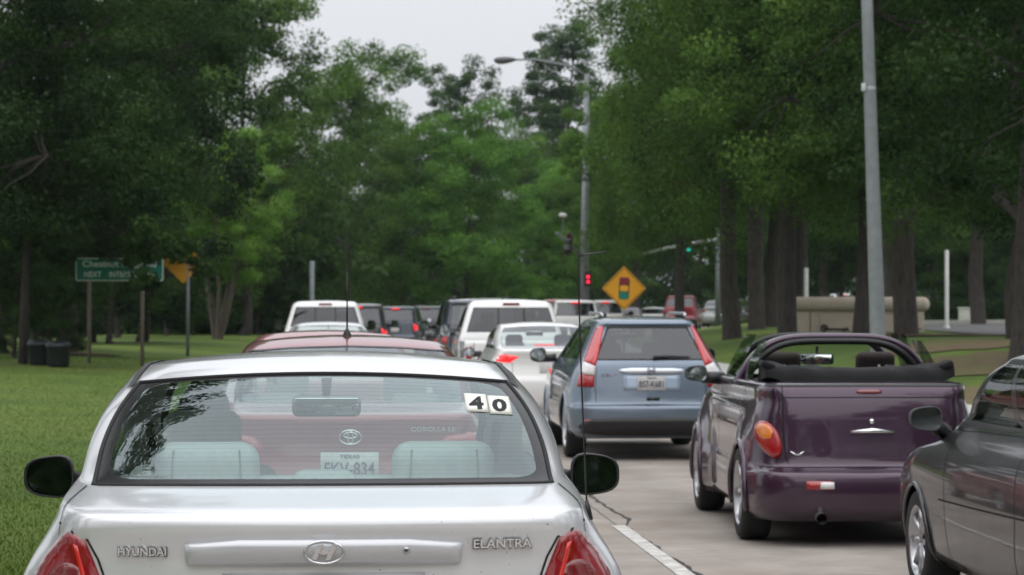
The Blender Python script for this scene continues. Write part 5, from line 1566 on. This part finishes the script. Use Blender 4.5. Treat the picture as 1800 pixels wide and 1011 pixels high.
# green street name sign on two posts
D = 66.5
p0, p1 = at(133, 494, D), at(287, 458, D)
cx, w_ = (p0.x + p1.x) / 2, p1.x - p0.x; zb, zt = p0.z, p1.z + .06; h_ = zt - zb
g0 = gz(cx, D)
sg_ = empty('street_sign', (cx, D, g0), 0, 'green street name sign on two posts, half hidden by leaves', 'sign')
pn = panel('sign_panel', rpoly(w_, h_, .06), (0, 0, zb + h_ / 2 - g0), .02, SIGNW, sg_)
panel('sign_face', rpoly(w_ - .05, h_ - .05, .045), (0, -.014, zb + h_ / 2 - g0), .006, GREEN, pn)
text_obj('lettering', 'Chestnut Ridge Rd', w_ * .84, h_ * .37, (0, -.021, zb + h_ * .71 - g0), SIGNW, pn, .004, .012)
text_obj('lettering', 'NEXT    INTERSECTION', w_ * .80, h_ * .24, (0, -.021, zb + h_ * .29 - g0), SIGNW, pn, .004, .012)
for px in (157, 250):
    x = wx(px, D + .05) - cx
    m = MB(); m.tube([(x, .06, -.3), (x, .06, zt - g0 - .05)], .052, 10); m.build('post', WOODP, sg_, True)
# small diamond warning sign behind the leaves
D = 79
c = at(322, 462, D); g0 = gz(c.x, D)
ds = empty('warning_sign', (c.x, D, g0), 0, 'orange yellow diamond sign in the leaves right of the street sign', 'sign', 'diamond warning signs')
pn = panel('sign_panel', rpoly(.92, .92, .05), (0, 0, c.z - g0), .012, YELLOW, ds, PI / 4)
m = MB(); m.tube([(.14, .04, -.3), (.14, .04, c.z - g0 + .3)], .055, 10); m.build('post', STEEL, ds, True)
# signal ahead sign
D = 70
c = at(1097, 507, D); g0 = gz(c.x, D)
ss = empty('warning_sign', (c.x, D, g0), 0, 'yellow diamond sign showing a traffic light with red, amber and green', 'sign', 'diamond warning signs')
half = 39.5 * D / FPX
pn = panel('sign_panel', rpoly(half * 1.414, half * 1.414, .05), (0, 0, c.z - g0), .012, YELLOW, ss, PI / 4)
b_ = half * 1.414 / 2 - .035
bd = MB()
for k in range(4):
    a = R(45 + 90 * k); M = Matrix.Rotation(-a, 3, 'Y')
    bd.box(M @ Vector((0, -.012, b_)) + Vector((0, 0, c.z - g0)), (b_ * 1.86, .006, .016), M)
bd.build('sign_border', SBLACK, pn)
hh = half * .98
panel('signal_symbol', rpoly(half * .46, hh, .06), (0, -.010, c.z - g0 + .0), .008, SBLACK, pn, R(-3))
for dz, col, nm in ((.305, (.22, .012, .03), 'red'), (0, (.75, .36, .02), 'amber'), (-.305, (.0, .19, .13), 'green')):
    m_ = simple('symbol_' + nm, col, .5)
    if nm == 'amber': panel('symbol_disc', [(.5 * half * .40 * math.cos(2 * PI * k / 24) * .98, .5 * half * .40 * math.sin(2 * PI * k / 24)) for k in range(24)], (0, -.018, c.z - g0), .006, m_, pn)
    else: panel('symbol_disc', rpoly(half * .40, half * .34, .04), (dz * half * .05, -.018, c.z - g0 + dz * hh * 1.02), .006, m_, pn)
m = MB(); m.tube([(0, .04, -.3), (0, .04, c.z - g0 + .3)], .04, 8); m.build('post', STEEL, ss, True)
# near steel lamp pole
D = 42
a, b = at(1543, 590, D), at(1524, 0, D)
g0 = gz(a.x, D); sl = (b.x - a.x) / (b.z - a.z)
x0 = a.x - sl * (a.z - g0)
lp = empty('lamp_pole', (x0, D, g0), 0, 'tall grey steel pole standing before the beige wall', 'lamp pole')
m = MB(); m.tube([(sl * z, 0, z) for z in (-.2, .3, 3, 6, 9.2)], [.138, .136, .118, .099, .08], 20); m.build('pole', STEEL, lp, True)
soft_box('base_plate', (0, 0, .02), (.42, .42, .05), .01, STEEL, lp)
zb = at(1522, 155, D).z - g0
m = MB(); m.lathe([(.102, -.03), (.106, -.03), (.106, .03), (.102, .03)], (sl * zb, 0, zb), 'z', 20); m.build('clamp_band', ALLOY, lp)
soft_box('sensor_box', (sl * zb - .115, -.04, zb + .01), (.06, .1, .13), .01, simple('box_grey', (.5, .52, .53), .5), lp)
m = MB(); m.tube([(sl * 9.1, 0, 9.1), (sl * 9.1 - .8, 0, 9.6), (sl * 9.1 - 2.4, 0, 9.75)], [.05, .04, .035], 10); m.build('lamp_arm', STEEL, lp, True)
soft_box('lamp_head', (sl * 9.1 - 2.7, 0, 9.73), (.75, .3, .16), .07, STEEL, lp)
# far signal pole with lamp on top
D = 104
a = at(1028, 545, D); g0 = gz(a.x, D)
tp = empty('signal_pole', (a.x, D, g0), 0, 'grey traffic signal pole with a street lamp arm on top', 'signal pole')
zt = at(1033, 130, D).z - g0
m = MB(); m.tube([(0, 0, -.2), (0, 0, 4), (.08, 0, zt)], [.19, .175, .10], 16); m.build('pole', STEEL, tp, True)
q = at(870, 105, D); lx, lz = q.x - a.x, q.z - g0
m = MB(); m.tube([(.08, 0, zt - .1), (-.6, 0, zt + .32), (lx * .55, 0, lz + .02), (lx + .6, 0, lz)], [.06, .05, .045, .04], 10); m.build('lamp_arm', STEEL, tp, True)
bm = bmesh.new(); bmesh.ops.create_uvsphere(bm, u_segments=18, v_segments=10, radius=1)
for v in bm.verts: v.co = Vector((v.co.x * .48, v.co.y * .2, v.co.z * (.13 if v.co.z > 0 else .17 * (1 - .5 * v.co.x))))
bmesh.ops.translate(bm, vec=(lx + .42, 0, lz), verts=bm.verts); bm_obj('lamp_head', bm, simple('lamp_housing', (.10, .105, .11), .5), tp, True)
q0, q1 = at(1024, 452, D), at(974, 411, D)
A, B = Vector((q0.x - a.x, 0, q0.z - g0)), Vector((q1.x - a.x, -1.2, q1.z - g0))
m = MB(); m.tube([A, A.lerp(B, .5), B], [.075, .065, .055], 10); m.build('signal_arm', STEEL, tp, True)
def signal_head(parent, c, lit, mat_on, tilt=0, rz=0):
    h = soft_box('signal_head', c, (.34, .22, 1.02), .04, simple('signal_housing', (.015, .015, .016), .5), parent, Matrix.Rotation(rz, 3, 'Z') @ Matrix.Rotation(tilt, 3, 'Y'))
    for k, nm in enumerate(('red', 'amber', 'green')):
        on = nm == lit
        base = {'red': (.25, .01, .01), 'amber': (.25, .12, .01), 'green': (.0, .16, .10)}[nm]
        m = MB(); m.lathe([(.001, -.02), (.09, -.01), (.105, .01)], (c[0], c[1] - .115, c[2] + (.32, 0, -.32)[k]), 'y', 18)
        m.build('signal_lens', mat_on if on else simple('unlit_' + nm, base, .3), h, True)
        v = MB(); v.lathe([(.115, 0), (.115, -.14)], (c[0], c[1] - .11, c[2] + (.32, 0, -.32)[k]), 'y', 18); v.build('visor', SBLACK, h)
    return h
ON_R = simple('signal_red_on', (.5, .01, .03), .4, emit=(1, .02, .06), es=1.6)
ON_G = simple('signal_green_on', (.0, .3, .22), .4, emit=(.02, .75, .55), es=1.1)
signal_head(tp, A.lerp(B, .55) + Vector((0, -.1, .0)), '', None, R(45), R(75))
cz = at(985, 380, D)
cp = Vector((cz.x - a.x, -1.1, cz.z - g0))
m = MB(); m.tube([Vector((cp.x, -1.05, B.z)), cp], .025, 8); m.build('camera_stem', STEEL, tp)
soft_box('detector_camera', cp, (.28, .42, .15), .05, SIGNW, tp, Matrix.Rotation(R(10), 3, 'Y'))
# red signal beside the pole
for k, py in enumerate((487.0, 495.5)):
    c = at(1033.5, py, D - .35)
    if not k:
        hd = soft_box('signal_head', (c.x - a.x, -.30, c.z - g0 - .08), (.30, .2, .62), .04, SBLACK, tp)
    m = MB(); m.lathe([(.001, -.03), (.062, -.02), (.072, .0)], (c.x - a.x, -.42, c.z - g0), 'y', 18); m.build('signal_lens', ON_R, hd, True)
# far mast arm with a green light across the junction
D = 140
c = at(1209, 439, D); q0, q1 = at(1106, 452, D), at(1176, 435, D)
x0 = wx(1262, D); g0 = gz(x0, D)
ga = empty('signal_mast', (x0, D, g0), 0, 'distant signal mast with a green light under the trees', 'signal pole')
m = MB(); m.tube([(0, 0, -.2), (0, 0, c.z - g0 + 1.2)], [.17, .13], 12); m.build('pole', STEEL, ga, True)
m = MB(); m.tube([(0, 0, c.z - g0 + .6), (q1.x - x0, 0, q1.z - g0), (q0.x - x0, 0, q0.z - g0)], [.1, .08, .06], 8); m.build('signal_arm', simple('pale_arm', (.55, .58, .57), .5), ga, True)
signal_head(ga, Vector((c.x - x0, -.2, c.z - g0 + .32)), 'green', ON_G)
# grey post behind the left lane queue
def post(px, D, py_top, r, label, mat, name='post', sign=None, group=None):
    c = at(px, py_top, D); g0 = gz(c.x, D)
    root = empty(name, (c.x, D, g0), 0, label, 'post', group)
    m = MB(); m.lathe([(r, -.3), (r, c.z - g0 - .02), (r * .7, c.z - g0), (.001, c.z - g0 + .005)], (0, 0, 0), 'z', 12); m.build('shaft', mat, root, True)
    m = MB(); m.lathe([(r * 1.5, -.02), (r * 1.5, .08), (r, .1)], (0, 0, 0), 'z', 12); m.build('foot_collar', mat, root, True)
    return root
post(548.5, 100, 459, .095, 'grey steel post above the left white pickup', STEEL)
WPOST = simple('white_post', (.62, .62, .60), .5, vary=.15)
post(1417, 96, 471, .085, 'white post above the left end of the beige wall', WPOST, group='white posts on the right verge')
post(1664, 88, 440, .075, 'tall white post before the clipped hedge', WPOST, group='white posts on the right verge')
# ------------------------------------------------------------------ beige entrance wall
D = 76
STUC = surfmat('beige_stucco', (.40, .34, .275), (.50, .43, .355), 4, .9, .35, .01)
L, Rr_, T = at(1397, 530, D), at(1624, 530, D), at(1500, 522, D)
cx = (L.x + Rr_.x) / 2; ww = Rr_.x - L.x; g0 = gz(cx, D); zt = T.z - g0
wl = empty('entrance_wall', (cx, D, g0), 0, 'low beige stucco wall with rounded cap and dark ironwork behind the trunks', 'wall')
ch = 26 * D / FPX
m = MB(); m.box((0, .25, (zt - ch) / 2 - .15), (ww, .5, zt - ch + .3)); m.build('wall_core', STUC, wl)
cap = soft_box('wall_cap', (0, .25, zt - ch / 2), (ww + .36, .86, ch), ch * .47, STUC, wl, seg=6)
for x in (-ww / 2 + .22, ww / 2 - .22): soft_box('pilaster', (x, -.02, (zt - ch) / 2 - .1), (.42, .12, zt - ch + .18), .015, STUC, wl)
for x in (-ww / 2 + .52,): soft_box('reveal_strip', (x, -.012, (zt - ch) / 2 - .1), (.07, .08, zt - ch + .16), .01, STUC, wl)
soft_box('wall_panel', (.1, -.01, (zt - ch) / 2 - .1), (ww - 1.35, .06, zt - ch - .02), .012, STUC, wl)
IRON = simple('wrought_iron', (.02, .018, .016), .6)
for px0, px1 in ((1441, 1488), (1576, 1618)):
    x0, x1 = wx(px0, D) - cx, wx(px1, D) - cx; zc = at(1460, 579, D).z - g0
    m = MB()
    m.tube([(x0 + .12, -.06, zc), (x0 + .4, -.06, zc + .01), (x1, -.06, zc)], .032, 6)
    m.tube([(x0 + .12 + .11 * math.cos(t) * (1 - t / 12), -.06, zc + .02 + .13 * math.sin(t) * (1 - t / 12)) for t in [k * .35 for k in range(26)]], .024, 6)
    m.tube([(x1 - .02 + .07 * math.cos(t), -.06, zc - .05 + .09 * math.sin(t)) for t in [k * .4 for k in range(14)]], .022, 6)
    m.build('iron_scroll', IRON, wl, True)
# ------------------------------------------------------------------ driveway, mulch, hedge, bins
def ground_sheet(name, outline, mat, lift=.012, step=1.0, kind='structure'):
    xs = [p[0] for p in outline]; ys_ = [p[1] for p in outline]; pts = []; n = len(outline)
    for i in range(n):
        a, b = Vector(outline[i]), Vector(outline[(i + 1) % n]); k = max(1, int((b - a).length / step))
        pts += [a.lerp(b, j / k) for j in range(k)]
    nb = len(pts)
    for x in np.arange(min(xs), max(xs), step):
        for y in np.arange(min(ys_), max(ys_), step):
            c = False
            for i in range(nb):
                p, q = pts[i], pts[i - 1]
                if (p.y > y) != (q.y > y) and x < (q.x - p.x) * (y - p.y) / (q.y - p.y) + p.x: c = not c
            if c: pts.append(Vector((x, y)))
    vo, eo, fo = delaunay_2d_cdt(pts, [(i, (i + 1) % nb) for i in range(nb)], [], 1, 1e-5)[:3]
    o = pyd(name, [(p.x, p.y, gz(p.x, p.y) + lift) for p in vo], fo, mat); tag(o, kind=kind); return o
dv = [(wx(1625, 80), 80), (wx(1700, 68), 68), (wx(1800, 62), 62), (wx(1960, 58), 58), (wx(2100, 90), 90), (wx(1800, 118), 118), (wx(1625, 112), 112)]
ground_sheet('driveway', dv, ASPH, .03, 1.5)
V = []; F = []
ke = [(wx(1622, 113), 113.2), (wx(1700, 116), 116.5), (wx(1800, 118.5), 118.8), (wx(2000, 119), 119)]
for i, (x, y) in enumerate(ke):
    z = gz(x, y); V += [(x, y - .1, z), (x, y - .1, z + .2), (x, y + .12, z + .2), (x, y + .12, z)]
    if i:
        for k in range(3): F.append((4 * i - 4 + k, 4 * i - 3 + k, 4 * i + 1 + k, 4 * i + k))
tag(pyd('driveway_kerb', V, F, KERB), kind='structure')
MUL = surfmat('mulch', (.06, .035, .022), (.13, .075, .05), 9, 1.0, .9, .04)
for (px, D, a, b) in ((1615, 63.5, 3.0, 1.6), (118, 74.8, 1.6, 1.0), (1517, 68, 1.8, 1.1)):
    x0 = wx(px, D)
    ground_sheet('mulch_bed', [(x0 + a * math.cos(2 * PI * k / 22) * (1 + .1 * math.sin(3 * k)), D + b * math.sin(2 * PI * k / 22)) for k in range(22)], MUL, .035, .6)
SOIL = surfmat('bare_soil', (.085, .06, .035), (.15, .115, .06), 3, 1.0, .8, .03, c3=(.10, .12, .03), s3=.8)
rg = random.Random(17)
for (px, D, a, b) in ((1700, 38, 1.6, 4.5), (1760, 46, 2.0, 4.0), (1690, 54, 2.2, 3.0), (1300, 52, 1.0, 4.0)):
    x0 = wx(px, D)
    ground_sheet('bare_soil', [(x0 + a * math.cos(2 * PI * k / 26) * rg.uniform(.7, 1.15), D + b * math.sin(2 * PI * k / 26) * rg.uniform(.7, 1.15)) for k in range(26)], SOIL, .02, .6)
PATH = ribbon('verge_path', [(RIGHT_EDGE + 2.3, .0), (RIGHT_EDGE + 3.4, .0)], 20, 110, KERB)
for v in PATH.data.vertices: v.co.z = gz(v.co.x, v.co.y) + .03
tag(PATH, kind='structure')
# clipped hedge
rng = np.random.default_rng(31)
D = 124; x0, x1 = wx(1628, D), wx(1800, D); hz = 1.05
n = 26000
C = np.stack([rng.uniform(x0, x1, n), D + rng.normal(0, .45, n).clip(-.7, .7), rng.uniform(0, 1, n) ** .8 * hz], 1)
g0 = gz((x0 + x1) / 2, D); C[:, 2] += g0
hd = empty('clipped_hedge', ((x0 + x1) / 2, D, g0), 0, 'low clipped dark green hedge beyond the driveway', 'hedge')
C[:, 0] -= (x0 + x1) / 2; C[:, 1] -= D; C[:, 2] -= g0
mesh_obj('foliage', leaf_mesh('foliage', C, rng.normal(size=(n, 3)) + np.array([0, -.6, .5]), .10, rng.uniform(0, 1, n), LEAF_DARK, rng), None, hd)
m = MB()
for k in range(10): m.tube([((x1 - x0) * (k / 9 - .5) * .95, 0, -.1), ((x1 - x0) * (k / 9 - .5) * .95 + .1, .05, .6)], [.03, .015], 6)
m.build('stem', BARK, hd)
# two dark bins on the left lawn
BIN = simple('dark_green_plastic', (.004, .010, .011), .5, vary=.2)
for px, lab in ((70, 'dark green litter bin farther left by the dark trunk'), (103, 'dark green litter bin touching the dark trunk')):
    D = 62.5 if px == 103 else 63.5
    x = wx(px, D); g0 = gz(x, D)
    b = empty('litter_bin', (x, D, g0), 0, lab, 'bin', 'litter bins on the left lawn')
    m = MB(); m.lathe([(.001, 0), (.23, 0), (.27, .08), (.28, .50), (.30, .52)], (0, 0, 0), 'z', 20); m.build('bin_body', BIN, b, True)
    m = MB(); m.lathe([(.31, .50), (.31, .55), (.24, .62), (.001, .65)], (0, 0, 0), 'z', 20); m.build('bin_lid', BIN, b, True)
# parked vehicles beyond the verge
def parked(label, mat, px, D, van=False):
    X = wx(px, D)
    if van: r = far_suv(label, mat, px, D, (1.0, 1.1, 1.15), rz=R(-70))
    else: r = traffic_sedan(label, mat, px, D, rz=R(-80))[0]
    r.location.z = gz(X, D); r['group'] = 'cars parked beyond the verge'
    return r
r = far_suv('white car with red lamp showing above the beige wall', WHITE, 1486, 190, (1.0, 1.1, 1.2), lit=True, rz=0); r['group'] = 'cars parked beyond the verge'
parked('far dark car with red lamp between the slim verge trunks', DGREY, 1305, 150)
ub = empty('utility_box', (wx(1765, 114), 120.6, gz(wx(1765, 114), 120.6)), 0, 'small white utility box before the hedge at right', 'utility box')
soft_box('cabinet', (0, 0, .35), (.8, .5, .75), .04, WPOST, ub); soft_box('cabinet_lid', (0, 0, .75), (.88, .58, .07), .02, WPOST, ub)
# a low bough hanging in front of the street sign
rng = np.random.default_rng(41)
D = 64
pts = [(60, 380), (110, 425), (140, 440), (185, 445), (225, 462), (240, 480), (262, 455), (290, 440), (310, 445), (345, 450), (330, 430), (265, 490), (248, 500), (200, 440), (300, 430), (360, 470), (90, 440), (120, 455)]
cl = np.array([tuple(at(px + rng.normal(0, 6), py + rng.normal(0, 5), D + rng.normal(0, .5))) for px, py in pts])
C, Nn, ti = clump_leaves(cl, rng.uniform(.16, .42, len(cl)), 170, rng)
x0 = wx(40, D); g0 = gz(x0, D)
bt = empty('slender_tree', (x0, D, g0), 0, 'slender tree whose low bough hangs over the green street sign', 'tree', GL_)
off = np.array([x0, D, g0])
up = np.array([tuple(at(rng.uniform(-60, 300), rng.uniform(200, 440), D + rng.normal(0, 1.2))) for _ in range(120)])
C2, N2, t2 = clump_leaves(up, rng.uniform(.35, .8, len(up)), 150, rng)
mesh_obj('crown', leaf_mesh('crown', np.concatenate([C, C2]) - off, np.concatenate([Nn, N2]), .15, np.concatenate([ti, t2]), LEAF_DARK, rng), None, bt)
m = MB()
m.tube([(0, 0, -.2), (.05, 0, 1.5), (.1, 0, 3.2), (.3, 0, 5.5)], [.13, .11, .09, .04], 10)
for c in cl: limb(m, (.1, 0, 3.2), c - off, .03, .008, rng, 5, .1)
for c in up[:40]: limb(m, (.25, 0, 4.6), c - off, .03, .008, rng, 4, .05)
m.build('trunk', BARK, bt, True)

# ------------------------------------------------------------------ damp air
m_, t_, o_ = newmat('damp_air')
pv = t_.nodes.new('ShaderNodeVolumePrincipled'); pv.inputs['Color'].default_value = (.80, .90, 1.0, 1); pv.inputs['Density'].default_value = .00013; pv.inputs['Anisotropy'].default_value = .2
t_.links.new(pv.outputs[0], o_.inputs['Volume'])
hz_ = MB(); hz_.box((30, 950, 14.0), (4000, 2600, 31.0)); tag(hz_.build('haze', m_), 'thin damp haze over the road and woods', 'haze', kind='stuff')
